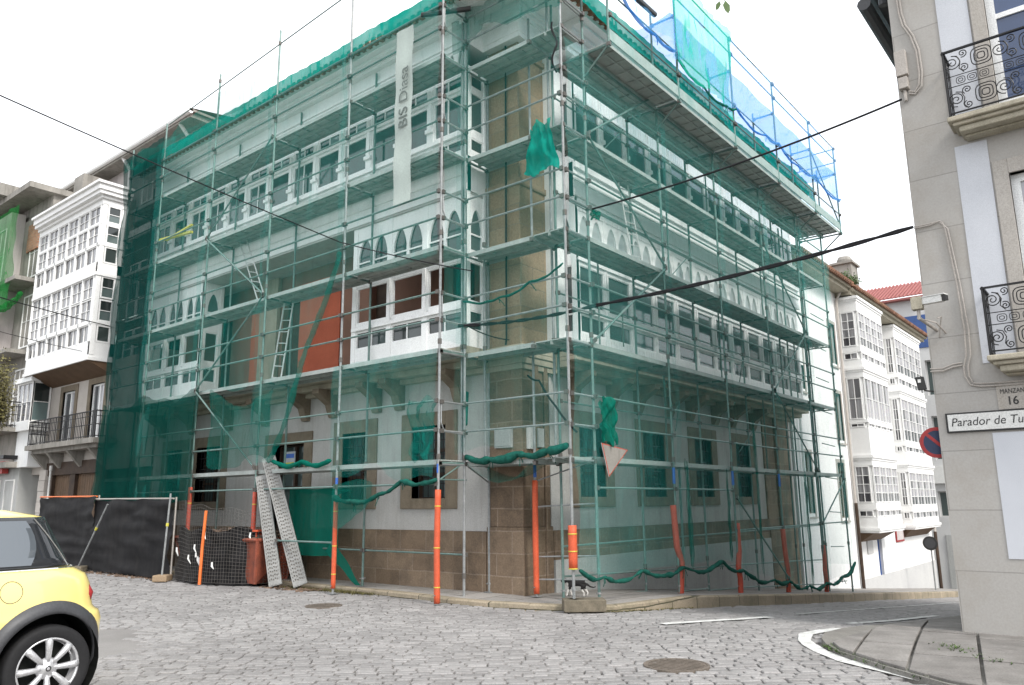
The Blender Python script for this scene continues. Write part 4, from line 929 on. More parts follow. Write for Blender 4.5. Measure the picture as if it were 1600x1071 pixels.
ne = net('debris_net', 'long green net edge running along the left eave', 'x', 9.68, 9.3, 22.1, lambda u: 11.10+zz(u,.02), 11.42, 'net_sheet', seed=21, lv=None, amp=.03, nu=120, nv=4)
nc = net('debris_net', 'very sheer green net across the stone corner pier', 'x', CX-.04, 7.12, 9.44, lambda u: 2.5+zz(u,.05), 11.5, 'net_corner', seed=10)
nc2 = net('debris_net', 'green net crumpled around the eave at the very corner', 'x', CX-.0, 7.1, 9.6, lambda u: 10.45+zz(u,.15), 12.3, 'net_mid', seed=11, amp=.12, lv=None)
nc3 = net('debris_net', 'narrow net return between the left facade and the corner scaffold', 'y', 9.36, BXN, CX, 4.4, 11.2, 'net_corner', seed=12)
hem = [(10.25,.62),(10.92,.47),(12.13,.5),(13.64,.46),(15.31,.47),(16.37,.21),(18.0,-.1),(18.88,-.2),(20.23,-.42),(21.5,-.45),(22.8,-.40),(24.1,-.1)]
def hemz(u):
    for (a, b), (c, d) in zip(hem, hem[1:]):
        if a <= u <= c: return b + (d-b)*(u-a)/(c-a)
    return hem[0][1] if u < hem[0][0] else hem[-1][1]
labs = ['beside the yield sign', 'second bay right of the corner scaffold', 'middle bay of the right facade', 'fourth bay, before the stone end pier', 'last bay, before the white neighbouring house']
XS = [10.2, 13.62, 16.3, 19.0, 21.7, 24.0]
for i in range(5):
    net('debris_net', 'tall pale green net strip on the right facade, ' + labs[i], 'y', RY-.05, XS[i], XS[i+1], hemz, lambda u: 9.66, 'net_right', seed=30+i, nv=60, amp=.05)
net('debris_net', 'green net closing the far right end of the scaffold', 'x', 24.2, RY-.05, 8.6, lambda u: -.2, 9.7, 'net_right', seed=40)
# blue and green nets round the jutting top platform
net('debris_net', 'pale blue net round the jutting top platform', 'y', OY-.04, 13.2, 24.25, lambda u: 10.55+zz(u,.10), lambda u: 12.35+zz(u,.03,3), 'net_blue', seed=50, lv=None, amp=.06, group='nets round the top platform', nu=110)
net('debris_net', 'blue net at the right end of the top platform', 'x', 24.28, OY-.04, 7.9, lambda u: 9.9, 11.9, 'net_blue', seed=51, lv=None, group='nets round the top platform')
net('debris_net', 'bright green net draped over the top platform left of the blue one', 'y', OY-.06, 13.3, 16.2, lambda u: 10.35+.12*math.sin(u*3), lambda u: 12.5, 'net_bright', seed=52, lv=None, amp=.14, group='nets round the top platform')
net('debris_net', 'torn blue net piece above the corner of the top platform', 'y', OY-.05, 11.3, 13.35, lambda u: 10.7+.15*math.sin(u*3), lambda u: 12.3, 'net_blue', seed=53, lv=None, amp=.12, group='nets round the top platform')
m = MB(); m.grid(lambda a, b: (13.4+10.85*a, OY+1.05*b, 11.60+.03*math.sin(a*40)-.10*math.sin(math.pi*b)), 100, 6)
tag(m.build('safety_net', 'net_blue2', smooth=True, fix=False), 'blue safety net stretched flat inside the top platform', 'netting')
m = MB(); m.grid(lambda a, b: (10.9+13.3*a, OY-.055+.01*math.sin(a*60), 9.60+.42*b), 100, 4)
tag(m.build('safety_net', 'net_right', smooth=True, fix=False), 'narrow pale green net strip along the edge of the jutting top platform', 'netting')
net('debris_net', 'green eave net strip along the right roof edge', 'y', 7.42, 10.4, 24.3, lambda u: 11.0+zz(u,.02), 11.44, 'net_sheet', seed=54, lv=None, amp=.03, nu=100, nv=4)
def roll(name, label, pts, r, mat='rope', seed=1, lump=.35, cat='net roll', ties=True):
    """rolled-up hem of a net: lumpy sagging tube with tie tails"""
    m = MB(); P = [Vector(p) for p in pts]; Q = []; R_ = []
    for i in range(len(P)-1):
        k = max(3, int((P[i+1]-P[i]).length/.05)); sag = (P[i+1]-P[i]).length*.045
        for j in range(k):
            f = j/k; q = P[i].lerp(P[i+1], f); q.z -= sag*math.sin(math.pi*f)*2; q += Vector((noise.noise(q*3), noise.noise(q*3+Vector((5,0,0))), noise.noise(q*5)))*.02
            Q.append(q); R_.append(r*(1-lump*.5+lump*(.5+noise.noise(q*4+Vector((seed,0,0))))*math.sin(math.pi*min(1,max(0,f)))**.3 + lump*.4*noise.noise(q*14)))
    Q.append(P[-1]); R_.append(r*.6); m.path(Q, R_, 9)
    rn = random.Random(seed)
    if ties:
        for p in P[1:-1]:
            for t in range(2): d = Vector((rn.uniform(-.1,.1), rn.uniform(-.1,.05), -rn.uniform(.08,.22))); m.path([p, p+d*.6+Vector((.02,0,0)), p+d], .008, 4)
    return tag(m.build(name, mat, smooth=True), label, cat)
roll('net_roll', 'long rolled green net hem hanging along the foot of the right scaffold', [(u, RY-.1, z-.03) for u, z in hem], .038, 'rope', 3, lump=.9)
roll('net_roll', 'rolled green net sagging under the lowest deck by the sleeved post', [(BXN,12.2,1.78),(BXN,11.6,1.68),(BXN,10.9,1.80),(BXN-.02,10.3,2.02),(BXN,9.44,2.02)], .05, 'rope', 5, lump=.95)
roll('net_roll', 'twisted green net rope stretched diagonally beside the orange wall', [(BXN-.03,12.2,6.62),(BXN-.05,13.2,4.75),(BXN-.04,14.3,2.5)], .055, 'net_mid', 6, lump=.5, ties=False)
roll('net_roll', 'gathered green net lying on the deck edge left of the sleeved post', [(BXN,14.2,2.5),(BXN,13.2,2.46),(BXN,12.3,2.45)], .05, 'net_thick', 8)
roll('net_roll', 'thin green net roll tied across the pier at first floor height', [(CX-.04,9.44,5.25),(CX-.05,8.6,5.16),(CX-.05,7.9,5.32),(CX-.03,7.2,5.52)], .022, 'rope', 9)
roll('net_roll', 'dirty green and brown net bundle lying along the lowest corner deck', [(CX-.02,9.4,2.42),(CX-.03,8.8,2.36),(CX-.03,8.2,2.42),(CX-.02,7.6,2.44),(CX-.02,7.2,2.52)], .065, 'rope', 10, lump=.7)
roll('net_roll', 'blue net hem bunched along the foot of the top platform', [(11.3,OY-.08,10.8),(12.6,OY-.08,10.62),(13.4,OY-.08,10.68)], .03, 'net_bluet', 11)
roll('net_roll', 'green and blue net hem bunched along the middle of the top platform', [(13.4,OY-.08,10.6),(14.6,OY-.08,10.42),(15.8,OY-.08,10.45),(16.4,OY-.08,10.6)], .028, 'net_thick', 12)
roll('net_roll', 'blue net hem running down to the right end of the top platform', [(16.4,OY-.08,10.62),(18.2,OY-.08,10.62),(19.1,OY-.08,10.75),(20.5,OY-.08,10.6),(21.9,OY-.08,10.8),(24.25,OY-.08,10.75)], .026, 'net_bluet', 13)
def crumple(name, label, c, su, sv, side, mat, seed=0, amp=.12, bottom=None):
    m = MB(); c = Vector(c)
    def fn(a, b):
        u = (a-.5)*su*(1+.25*math.sin(b*3+seed)); v = (b-.5)*sv*(1+.12*math.sin(a*9+seed))
        w_ = amp*noise.noise(Vector((a*4+seed, b*3, seed))) + amp*.5*noise.noise(Vector((a*11, b*6, seed+3)))
        v += .06*noise.noise(Vector((a*6, seed, 1)))
        return (c.x-.05+w_, c.y+u, c.z+v) if side == 'x' else (c.x+u, c.y-.05+w_, c.z+v)
    m.grid(fn, 34, 34); return tag(m.build(name, mat, smooth=True, fix=False), label, 'netting')
crumple('net_bundle', 'crumpled bright green net hanging over the third corner guard rail', (CX-.03, 7.58, 7.70), .62, .92, 'x', 'net_sheet', 2, .10)
crumple('net_bundle', 'crumpled green net caught behind the yield sign', (11.15, RY-.1, 2.95), .42, .75, 'y', 'net_thick', 4, .14)
crumple('net_bundle', 'green net gathered in folds beside the window grille at the corner of the left facade', (9.62, 9.85, 2.9), .5, 1.0, 'x', 'net_mid', 5, .2)
crumple('net_bundle', 'small scrap of green net where the black cable meets the scaffold', (10.98, RY-.08, 6.55), .22, .16, 'y', 'net_thick', 6, .06)
for k, (x, z0, z1, w_) in enumerate(((13.9, .5, 2.3, .10), (15.7, .5, 2.2, .07), (17.3, 0.1, 3.3, .12), (20.4, -.3, 2.2, .1))):
    crumple('net_bundle', 'narrow vertical fold of net, ' + ['left of the first red sleeve', 'between the first two red sleeves', 'tall one in the middle of the right facade', 'before the stone end pier'][k], (x, RY-.09, (z0+z1)/2), w_, z1-z0, 'y', 'net_mid', k+7, .05)
# sagging green sheet under the lowest corner deck
m = MB(); m.grid(lambda a, b: (CX+.02+b*.5, 7.9+a*1.5, 2.30-.34*math.sin(math.pi*min(1,a*1.0))*(1-.3*b)+.03*noise.noise(Vector((a*5,b*4,0)))), 24, 8)
tag(m.build('sagging_net', 'net_mid', smooth=True, fix=False), 'dark net sagging like a hammock below the lowest corner deck', 'netting')
# banner
def textobj(body, size, origin, right, up_, mat, parent, name='lettering', depth=.004, shear=0, off=0, ax='LEFT', spacing=1.0, sx=1.0):
    cu = bpy.data.curves.new(name, 'FONT'); cu.body = body; cu.size = size; cu.extrude = depth; cu.shear = shear; cu.offset = off; cu.align_x = ax; cu.space_character = spacing
    ob = bpy.data.objects.new(name, cu); COL.objects.link(ob); bpy.context.view_layer.update()
    me = bpy.data.meshes.new_from_object(ob.evaluated_get(bpy.context.evaluated_depsgraph_get())); COL.objects.unlink(ob); bpy.data.objects.remove(ob)
    r, u = Vector(right).normalized(), Vector(up_).normalized(); nn = r.cross(u)
    mt = Matrix((r*sx, u, nn)).transposed().to_4x4(); mt.translation = Vector(origin); me.transform(mt)
    me.materials.clear(); me.materials.append(M[mat]); o = bpy.data.objects.new(name, me); COL.objects.link(o)
    if parent: o.parent = parent; o.matrix_parent_inverse = world_inv(parent)
    return o
bn = thing('banner', 'long narrow grey-white banner with vertical lettering hung on the left scaffold', 'banner', (9.36, 10.3, 7.1))
m = MB(); m.grid(lambda a, b: (9.365+.02*noise.noise(Vector((a*2, b*6, 1)))+.012*math.sin(b*22), 10.50-.47*a, 7.12+3.62*b), 6, 50); m.build('cloth', 'banner', bn, smooth=True, fix=False)
textobj('BIS Diasa', .34, (9.335, 10.13, 8.62), (0,0,1), (0,1,0), 'bannertxt', bn, depth=.002)

tag(MB().tube((9.45,9.9,10.92),(10.0,9.1,11.0),.05,8).build('pipe_stub', 'black'), 'short black pipe end poking out at the top of the left corner post', 'pipe')
tag(MB().tube((11.3,6.5,11.02),(12.55,6.5,11.05),.055,8).build('pipe_stub', 'cladding'), 'dark pipe lying along the left end of the top platform', 'pipe')
m = MB(); m.path([(10.12+.04*math.cos(t*9), 7.22+.05*math.sin(t*9), 9.0+t*.95) for t in [i/90 for i in range(91)]], .018, 5)
tag(m.build('rope_coil', 'cable'), 'dark tangled rope tied along the corner post near the top deck', 'rope')
m = MB(); m.obox((9.62,19.35,8.62), (.03,.95,.10), (.04,0,0), (0,0,.03)); m.obox((9.66,19.2,8.70), (.02,.7,-.05), (.03,0,0), (0,0,.02))
tag(m.build('timber_batten', 'gold'), 'yellowish timber battens lying across the left scaffold before the second floor', 'plank')
# ---------------------------------------------------------------- neighbouring houses
def sash(F, parent, u0, u1, v0, v1, w_, nc, nr, gm='glass_pale', fm='wood_bright', fr=.05, mt=.02, name='window', dep=.06):
    m = MB(); F.box(m, u0, u0+fr, v0, v1, w_-dep, w_); F.box(m, u1-fr, u1, v0, v1, w_-dep, w_); F.box(m, u0+fr, u1-fr, v0, v0+fr, w_-dep, w_); F.box(m, u0+fr, u1-fr, v1-fr, v1, w_-dep, w_)
    a, b, c, d = u0+fr, u1-fr, v0+fr, v1-fr
    for k in range(1, nc): u = a+(b-a)*k/nc; F.box(m, u-mt/2, u+mt/2, c, d, w_-dep*.8, w_-.006)
    for k in range(1, nr): v = c+(d-c)*k/nr; F.box(m, a, b, v-mt/2, v+mt/2, w_-dep*.78, w_-.009)
    for i in range(nc):
        for j in range(nr): F.quad(m, [(a+(b-a)*i/nc, c+(d-c)*j/nr), (a+(b-a)*(i+1)/nc, c+(d-c)*j/nr), (a+(b-a)*(i+1)/nc, c+(d-c)*(j+1)/nr), (a+(b-a)*i/nc, c+(d-c)*(j+1)/nr)], w_-dep*.6, 1)
    return m.build(name, [fm, gm], parent)
def railing(parent, pts, z0, z1, n_per=.12, name='balcony_railing', mid=True):
    m = MB()
    for (a, b) in zip(pts, pts[1:]):
        a, b = Vector((*a, 0)), Vector((*b, 0)); L = (b-a).length
        for z, r in ((z1, .022), (z0+.06, .015)) + (((z0+z1)/2, .015), (z1-.16, .012)) * (1 if mid else 0): m.tube(a+Vector((0,0,z)), b+Vector((0,0,z)), r, 5)
        n = max(1, int(L/n_per))
        for k in range(n+1): p = a.lerp(b, k/n); m.tube(p+Vector((0,0,z0)), p+Vector((0,0,z1)), .010 if k % 4 else .016, 4)
    return m.build(name, 'iron', parent)
# --- far left: house with the two-storey white glazed gallery
hA = thing('gallery_house', 'house at left with a two-storey white glazed gallery over a brown shop front', 'house', (10.9, 28, 0))
FA = Face('L', 10.95); A0, A1 = 24.9, 31.0
dA = [(25.75,26.75,3.75,5.55), (27.95,28.95,3.75,5.5)]
m = MB(); wall_open(FA, m, 22.3, A1, 2.75, 6.2, dA, -.4, 0); m.box(11.36, 22.3, -.1, 14, A1, 6.2); m.build('wall', 'plaster', hA)
for (a, b, c, d) in dA:
    s_ = MB(); FA.box(s_, a-.2, a, c, d+.2, -.1, .03); FA.box(s_, b, b+.2, c, d+.2, -.1, .03); FA.box(s_, a, b, d, d+.2, -.1, .03); o = s_.build('door_surround', 'stone_trim', hA)
    sash(FA, o, a, b, c, d, -.06, 2, 1, 'glass_pale', 'wood', .06, .08, 'balcony_door')
m = MB(); m.box(10.25, 24.6, 3.52, 10.95, 29.9, 3.68); m.box(10.45, 24.8, 3.40, 10.95, 29.8, 3.52)
for y in (25.2, 26.8, 28.4, 29.6): m.prism([(10.95,y,2.9),(10.85,y,2.9),(10.4,y,3.40),(10.95,y,3.40)], (0,.14,0))
m.build('balcony_slab', 'concrete', hA)
railing(hA, [(10.95, 24.7), (10.32, 24.7), (10.32, 29.85), (10.95, 29.85)], 3.68, 4.5)
# small oriel and shop front
m = MB(); m.box(10.3, 29.95, 4.25, 10.95, 31.35, 4.55); m.box(10.22, 29.9, 5.95, 10.95, 31.4, 6.12); m.box(10.45, 30.1, 3.0, 10.95, 31.3, 4.25); m.box(10.4, 30.05, 4.5, 10.95, 31.25, 6.0); m.build('oriel', 'wood', hA)
sash(Face('L', 10.32), hA, 29.98, 31.32, 4.55, 5.95, 0, 3, 2, 'glass_curt_sky'); sash(Face('R', 29.98), hA, 10.34, 10.93, 4.55, 5.95, 0, 1, 2, 'glass_mid')
m = MB(); m.box(10.97, 25.2, 2.68, 10.9, 29.6, 3.1); FA.box(m, 25.0, 25.55, 0, 2.7, -.2, .02); FA.box(m, 27.3, 27.7, 0, 2.7, -.2, .02); FA.box(m, 29.1, 29.4, 0, 2.7, -.2, .02)
m.build('shop_front', 'darkwood', hA)
for (a, b) in ((25.55, 27.3), (27.7, 29.1)):
    s_ = MB(); n = int((b-a)/.16)
    for k in range(n): FA.box(s_, a+(b-a)*k/n+.008, a+(b-a)*(k+1)/n-.008, 0.08, 2.68, -.12, -.09)
    FA.box(s_, a, b, .08, 2.68, -.14, -.121); s_.build('shutter', 'brown', hA)
m = MB()
for k in range(8): m.box(10.82+.01*(k % 2), 29.45, .0+k*.36, 11.0, 29.98, .35+k*.36)
m.build('stone_quoin', 'plaster', hA, bevel=.01)
m = MB(); m.lathe([(.035,0),(.035,1.25),(.05,1.3),(.05,1.45)], (10.8, 28.95, 1.55), (0,0,1), 10); m.box(10.75, 28.9, 1.5, 10.95, 29.0, 1.6); m.build('wall_lamp', 'signwhite', hA)
# gallery: front rows of sashes
m = MB(); gx = 10.2; GA = Face('L', gx); y0, y1 = 25.4, 30.55
m.box(gx+.1, y0+.1, 6.35, 10.9, y1, 11.4)
for (z0, z1, w_) in ((6.12,6.22,.06), (6.22,6.72,.0), (7.28,7.40,.03), (8.88,8.98,.05), (8.98,9.32,.0), (9.88,9.98,.03), (10.62,10.68,.01), (11.28,11.46,.02), (11.46,11.56,.10), (11.56,11.68,.22), (11.68,11.86,.28), (11.86,11.94,.36)):
    m.box(gx-w_, y0-w_, z0, 11.0, y1, z1)
m.build('gallery', 'wood_bright', hA)
part = hA.children[-1]
nA = 6
for (z0, z1, nr) in ((6.72,7.28,1), (7.40,8.12,2), (8.16,8.88,2), (9.32,9.88,1), (9.98,10.62,2), (10.68,11.28,2)):
    for k in range(nA):
        a, b = y0+.12+(y1-y0-.15)*k/nA, y0+.12+(y1-y0-.15)*(k+1)/nA
        sash(GA, part, a+.01, b-.01, z0, z1, .0, 2, 1 if nr == 1 else 2, 'glass_curt_sky', fr=.03, mt=.018)
    sash(Face('R', y0), part, gx+.16, 10.8, z0, z1, .012, 1, nr, 'glass_dark')
m = MB(); m.box(gx-.0, y0-.02, 6.3, gx+.14, y0+.1, 11.3); m.box(10.82, y0, 6.3, 10.98, y0+.1, 11.3)
for k in range(nA+1): yy = y0+.12+(y1-y0-.15)*k/nA; m.box(gx-.03, yy-.025, 6.72, gx+.08, yy+.025, 11.3)
m.build('gallery_post', 'wood_bright', hA)
m = MB(); m.prism([(10.95,y0,5.75),(10.2,y0,6.12),(10.95,y0,6.12)], (0,5.1,0)); m.build('gallery_soffit', 'brown', hA)
# set-back attic storey rising behind
hB = thing('attic_house', 'taller pinkish grey house with long eave rising behind the green nets at left', 'house', (12.5, 26, 0))
m = MB(); m.box(12.55, 24.0, 0, 20, 34.0, 14.45); m.box(12.5, 24.6, 11.0, 12.6, 30.2, 11.2); m.build('wall', 'pinkgrey', hB)
m = MB(); m.box(11.95, 23.6, 14.45, 20.2, 34.2, 14.62); m.box(11.85, 23.5, 14.62, 20.3, 34.3, 14.70); m.build('eave', 'concrete', hB)
m = MB(); m.path([(11.9, 23.5, 14.62), (11.9, 34.2, 14.62)], .09, 8); m.path([(12.0, 24.4, 14.5), (12.35, 24.4, 14.1), (12.42, 24.4, 11)], .07, 8); m.path([(12.0, 28.6, 14.5), (12.3, 28.6, 14.1), (12.42, 28.6, 11)], .07, 8); m.build('gutter', 'wood_bright', hB)
m = MB(); m.quad((11.85,23.5,14.71),(11.85,34.3,14.71),(17,34.3,15.6),(17,23.5,15.6)); m.build('roof', 'concrete', hB)
for a in (24.9, 26.0, 27.1): sash(Face('L', 12.55), hB, a, a+.85, 12.6, 14.0, .03, 2, 2, 'glass_curt_sky')
m = MB(); m.box(12.6, 29.0, 12.0, 13.0, 33.0, 13.6); m.build('brick_patch', 'brickraw', hB)
hBB = MB(); hBB.box(11.6, 28.4, 11.2, 12.6, 31.2, 12.9); hBB.box(11.3, 30.2, 11.0, 12.2, 31.0, 14.1)
tag(hBB.build('chimney_stack', 'concrete'), 'broad stained concrete stack behind the white gallery cornice', 'chimney')
# glazed house, its shade put in as dark colours, between the corner building and the gallery house
hD = thing('shaded_house', 'narrow dark glazed house front behind the left end of the nets', 'house', (11, 23.5, 0))
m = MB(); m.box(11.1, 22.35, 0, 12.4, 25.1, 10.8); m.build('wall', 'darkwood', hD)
for k in range(4):
    for j, (z0, z1) in enumerate(((3.2,5.0),(5.3,7.1),(7.4,9.3))): sash(Face('L', 11.1), hD, 22.42+k*.66, 23.02+k*.66, z0, z1, .05, 1, 3, 'glass_dark', 'wood', .035, .02)
m = MB(); m.box(11.0, 22.3, 10.2, 12.5, 25.2, 10.5); m.build('cornice', 'wood', hD)
# concrete house with bright green nets, shop with a red sign
hC = thing('concrete_house', 'unfinished concrete house at the left edge, partly hung with bright green nets', 'house', (10.3, 34, 0))
m = MB(); m.box(10.5, 31.0, 3.2, 20, 40, 12.6); m.box(10.6, 30.9, 12.6, 20, 40, 13.2); m.box(10.1, 31.0, 3.0, 10.5, 40, 3.2); m.build('wall', 'concrete', hC)
m = MB(); m.box(9.7, 30.7, 13.2, 20, 41, 13.42); m.box(9.4, 33.0, 13.42, 20, 41, 13.9); m.build('eave', 'concrete', hC)
m = MB(); m.box(10.0, 33.2, 3.9, 10.5, 36.5, 12.9); m.build('wall', 'pinkgrey', hC)
for z in (4.6, 7.4, 10.1):
    sash(Face('L', 10.0), hC, 33.5, 34.5, z, z+2.2, .03, 2, 2, 'glass_curt_sky'); sash(Face('L', 10.0), hC, 34.9, 36.0, z, z+2.2, .03, 2, 2, 'glass_curt_sky')
    sash(Face('L', 10.5), hC, 31.4, 32.3, z, z+2.0, .03, 2, 2, 'glass_mid')
    s_ = MB(); s_.box(9.7, 31.1, z-.35, 10.6, 36.4, z-.2); s_.build('balcony_slab', 'concrete', hC)
m = MB(); m.box(10.44, 31.5, 11.2, 10.5, 32.6, 12.3); m.build('brick_infill', 'brickraw', hC)
m = MB(); m.box(10.55, 31.0, 0, 20, 40, 3.0); m.build('shop_front', 'cement', hC)
sash(Face('L', 10.55), hC, 31.3, 32.2, .1, 2.6, .03, 1, 1, 'glass_mid', 'signwhite'); sash(Face('L', 10.55), hC, 32.6, 34.5, .1, 2.6, .03, 2, 1, 'glass_mid', 'signwhite')
m = MB(); m.box(10.3, 31.9, 2.82, 10.5, 35.5, 3.25); o = m.build('shop_sign', 'shop_red', hC)
m = MB(); m.box(10.0, 31.0, 3.3, 10.6, 31.5, 3.42); m.build('awning', 'iron', hC)
railing(hC, [(10.5, 31.1), (9.9, 31.1), (9.9, 36.4)], 4.5-.1, 5.3)
for k, (y, z0, z1, x) in enumerate(((32.6, 8.6, 12.7, 9.75), (34.6, 6.6, 12.7, 9.6), (36.6, 4.2, 12.0, 9.6))):
    mm = MB(); mm.grid(lambda a, b, y=y, z0=z0, z1=z1, x=x: (x-.05+.14*noise.noise(Vector((a*4, b*4, k))), y-1.05+2.1*a, z0+(z1-z0)*b+.15*math.sin(a*9)*(1-b)), 26, 40)
    tag(mm.build('debris_net', 'net_lime', smooth=True, fix=False), 'bright green net on the concrete house, ' + ['nearest the white gallery', 'middle strip', 'leftmost strip'][k], 'netting', 'bright green nets on the concrete house')
roll('net_roll', 'bright green net bunched on a ledge left of the white gallery', [(10.0,31.2,9.3),(9.9,31.9,9.0),(9.8,32.8,8.9),(9.8,33.6,8.8)], .12, 'net_lime', 31, lump=.8, ties=False)
# shrub on the left balcony
def foliage(name, label, cat, c, r, n, leafm, size=.08, stems=6, seed=1, kindm='bark'):
    rn = random.Random(seed); t = thing(name, label, cat, (c[0], c[1], c[2]-r[2])); s = MB(); st = MB(); C0 = Vector(c)
    tips = []
    for k in range(stems):
        a = rn.random()*6.28; tip = C0 + Vector((math.cos(a)*r[0]*rn.uniform(.2,.8), math.sin(a)*r[1]*rn.uniform(.2,.8), rn.uniform(-.3,.95)*r[2])); b = Vector((c[0], c[1], c[2]-r[2]))
        mid = b.lerp(tip, .5)+Vector((rn.uniform(-.1,.1), rn.uniform(-.1,.1), .1)); st.path([b, mid, tip], [.03, .018, .006], 5); tips += [mid, tip, mid.lerp(tip, .5)]
    for k in range(n):
        cc = rn.choice(tips) + Vector((rn.gauss(0, .22)*r[0], rn.gauss(0, .22)*r[1], rn.gauss(0, .22)*r[2])); d = Vector((rn.gauss(0,1), rn.gauss(0,1), rn.gauss(0,1))).normalized(); e_ = d.orthogonal().normalized(); L = size*rn.uniform(.6, 1.4)
        s.quad(cc, cc+d*L*.5+e_*L*.28, cc+d*L, cc+d*L*.5-e_*L*.28)
    st.build('stem', kindm, t); s.build('foliage', leafm, t, fix=False); return t
foliage('shrub', 'dull green shrub hanging over a balcony at the left edge', 'shrub', (9.0, 29.3, 5.0), (.55, 1.05, 1.15), 5200, 'leaf_dry', .09, 26, 3)

# --- right side: plain white house next to the corner building
hW = thing('white_house', 'plain white house seen through the last nets on the right street', 'house', (27, 8.69, -2))
ops = [(25.15,25.85,1.2,3.1), (28.5,29.2,1.0,2.9), (28.9,29.6,3.7,5.4), (28.9,29.6,6.5,8.0), (25.2,25.9,5.2,6.6)]
m = MB(); FWh = Face('R', 8.66)
for z0, z1 in ((-3.2, 3.4), (3.4, 6.0), (6.0, 9.3)): wall_open(FWh, m, 24.42, 30.1, z0, z1, [q for q in ops if z0 <= q[2] < z1], -.3, 0)
m.box(24.42, 9.0, -3, 30.1, 14, 9.3); m.build('wall', 'white_bright', hW)
for (a, b, c, d) in ops:
    o = MB(); FWh.box(o, a-.12, a, c-.1, d+.12, -.05, .02); FWh.box(o, b, b+.12, c-.1, d+.12, -.05, .02); FWh.box(o, a, b, d, d+.12, -.05, .02); FWh.box(o, a-.12, b+.12, c-.16, c-.1, -.05, .06)
    o = o.build('window_surround', 'pipe', hW); sash(FWh, o, a, b, c, d, -.12, 2, 3, 'glass_mid', 'brown')
m = MB(); m.box(24.4, 8.15, 9.3, 30.1, 9.4, 9.42); m.box(24.4, 8.05, 9.42, 30.1, 9.4, 9.52); m.build('eave', 'slab', hW)
m = MB(); m.quad((24.4,7.95,9.53),(30.1,7.95,9.53),(30.1,12,11.3),(24.4,12,11.3))
for k in range(28): m.path([(24.5+k*.2,7.9,9.53),(24.5+k*.2,10.2,10.55)], .075, 6)
m.build('roof', 'tile', hW)
m = MB(); m.path([(24.9,8.3,9.2),(24.9,8.55,9.0),(24.9,8.58,-1.4)], .05, 8); m.build('downpipe', 'wood', hW)
m = MB(); m.path([(29.95,8.4,9.3),(29.95,8.58,9.0),(29.95,8.58,1.5)], .05, 8); m.path([(29.95,8.57,1.5),(29.95,8.57,-1.75)], .062, 8, 1); m.build('downpipe', ['plaster', 'darkwood'], hW)
# --- house with two glazed bays
hG = thing('bay_house', 'bright white house with two tall glazed bays down the right street', 'house', (35, 8.69, -2.5))
m = MB(); FG = Face('R', 8.72); wall_open(FG, m, 30.1, 42.0, -3.6, .8, [(32.75,33.35,-2.1,.55)], -.3, 0); m.box(30.1, 8.72, .8, 42.0, 14, 9.2); m.box(30.1, 9.02, -3.6, 42, 14, .8); m.build('wall', 'white_bright', hG)
m = MB(); m.box(30.1, 8.1, 9.2, 42.1, 9.5, 9.34); m.box(30.1, 7.98, 9.34, 42.2, 9.5, 9.44); m.build('eave', 'slab', hG)
m = MB(); m.quad((30.1,7.9,9.45),(42.2,7.9,9.45),(42.2,12,11.2),(30.1,12,11.2))
for k in range(60): m.path([(30.2+k*.2,7.85,9.45),(30.2+k*.2,10.2,10.5)], .075, 6)
m.build('roof', 'tile', hG)
sash(FG, hG, 32.78, 33.32, -2.08, .5, -.1, 1, 3, 'glass_dark', 'bluep', name='street_door')
m = MB(); m.box(30.1, 8.68, -3.6, 42.0, 8.715, -1.2); m.build('skirting', 'farwall', hG)
m = MB(); m.box(35.4, 8.66, -.1, 36.6, 8.70, .55); m.box(35.47, 8.655, -.03, 36.53, 8.66, .48, 1); m.build('plaque', ['red', 'pinkgrey'], hG)
m = MB(); m.box(31.3, 8.68, -.35, 32.0, 8.71, .12); m.build('plaque', 'farwall', hG)
def bay(x0, x1, yf, zt, rows, zb, n):
    b_ = MB(); b_.box(x0+.07, yf+.07, zb, x1-.07, 8.75, zt)
    fs = sorted(rows); prev = zb
    for k, (z0, z1, nr) in enumerate(fs):
        b_.box(x0, yf, prev, x1, 8.74, z0); prev = z1
    b_.box(x0, yf, prev, x1, 8.74, zt)
    for z in (zb+.0, fs[1][1]+.28, fs[3][1]+.28, zt-.12): b_.box(x0-.07, yf-.07, z, x1+.07, 8.74, z+.10); b_.box(x0-.03, yf-.03, z-.08, x1+.03, 8.74, z)
    part = b_.build('bay', 'wood_bright', hG)
    for (z0, z1, nr) in fs:
        cw = (x1-x0-.1)/n
        for k in range(n): sash(Face('R', yf), part, x0+.05+k*cw+.03, x0+.05+(k+1)*cw-.03, z0+.01, z1-.01, .012, 2, nr, 'glass_pale', fr=.035)
        sash(Face('L', x0), part, yf+.12, 8.56, z0+.01, z1-.01, .012, 2, nr, 'glass_curt_sky', fr=.035)  # front panes carry more of the painted sky reflection than the side panes
    c = MB(); h = .42
    c.prism([(x0+.05, yf+.05, zb), (x1-.05, yf+.05, zb), (x1-.3, 8.7, zb-.9*h), (x0+.3, 8.7, zb-.9*h)], (0, 0, -.02))
    c.quad((x0+.05,yf+.05,zb-.001),(x0+.3,8.7,zb-h),(x0+.05,8.7,zb-.001)); c.quad((x0+.05,yf+.05,zb-.001),(x1-.05,yf+.05,zb-.001),(x1-.3,8.7,zb-h),(x0+.3,8.7,zb-h)); c.quad((x1-.05,yf+.05,zb-.001),(x1-.3,8.7,zb-h),(x1-.05,8.7,zb-.001))
    c.build('bay_corbel', 'brown', part)
bay(30.2, 33.6, 7.95, 9.15, [(1.0,1.25,1),(1.5,2.82,4),(4.2,4.38,1),(4.5,6.05,2),(6.72,7.0,1),(7.22,8.56,4)], .53, 4)
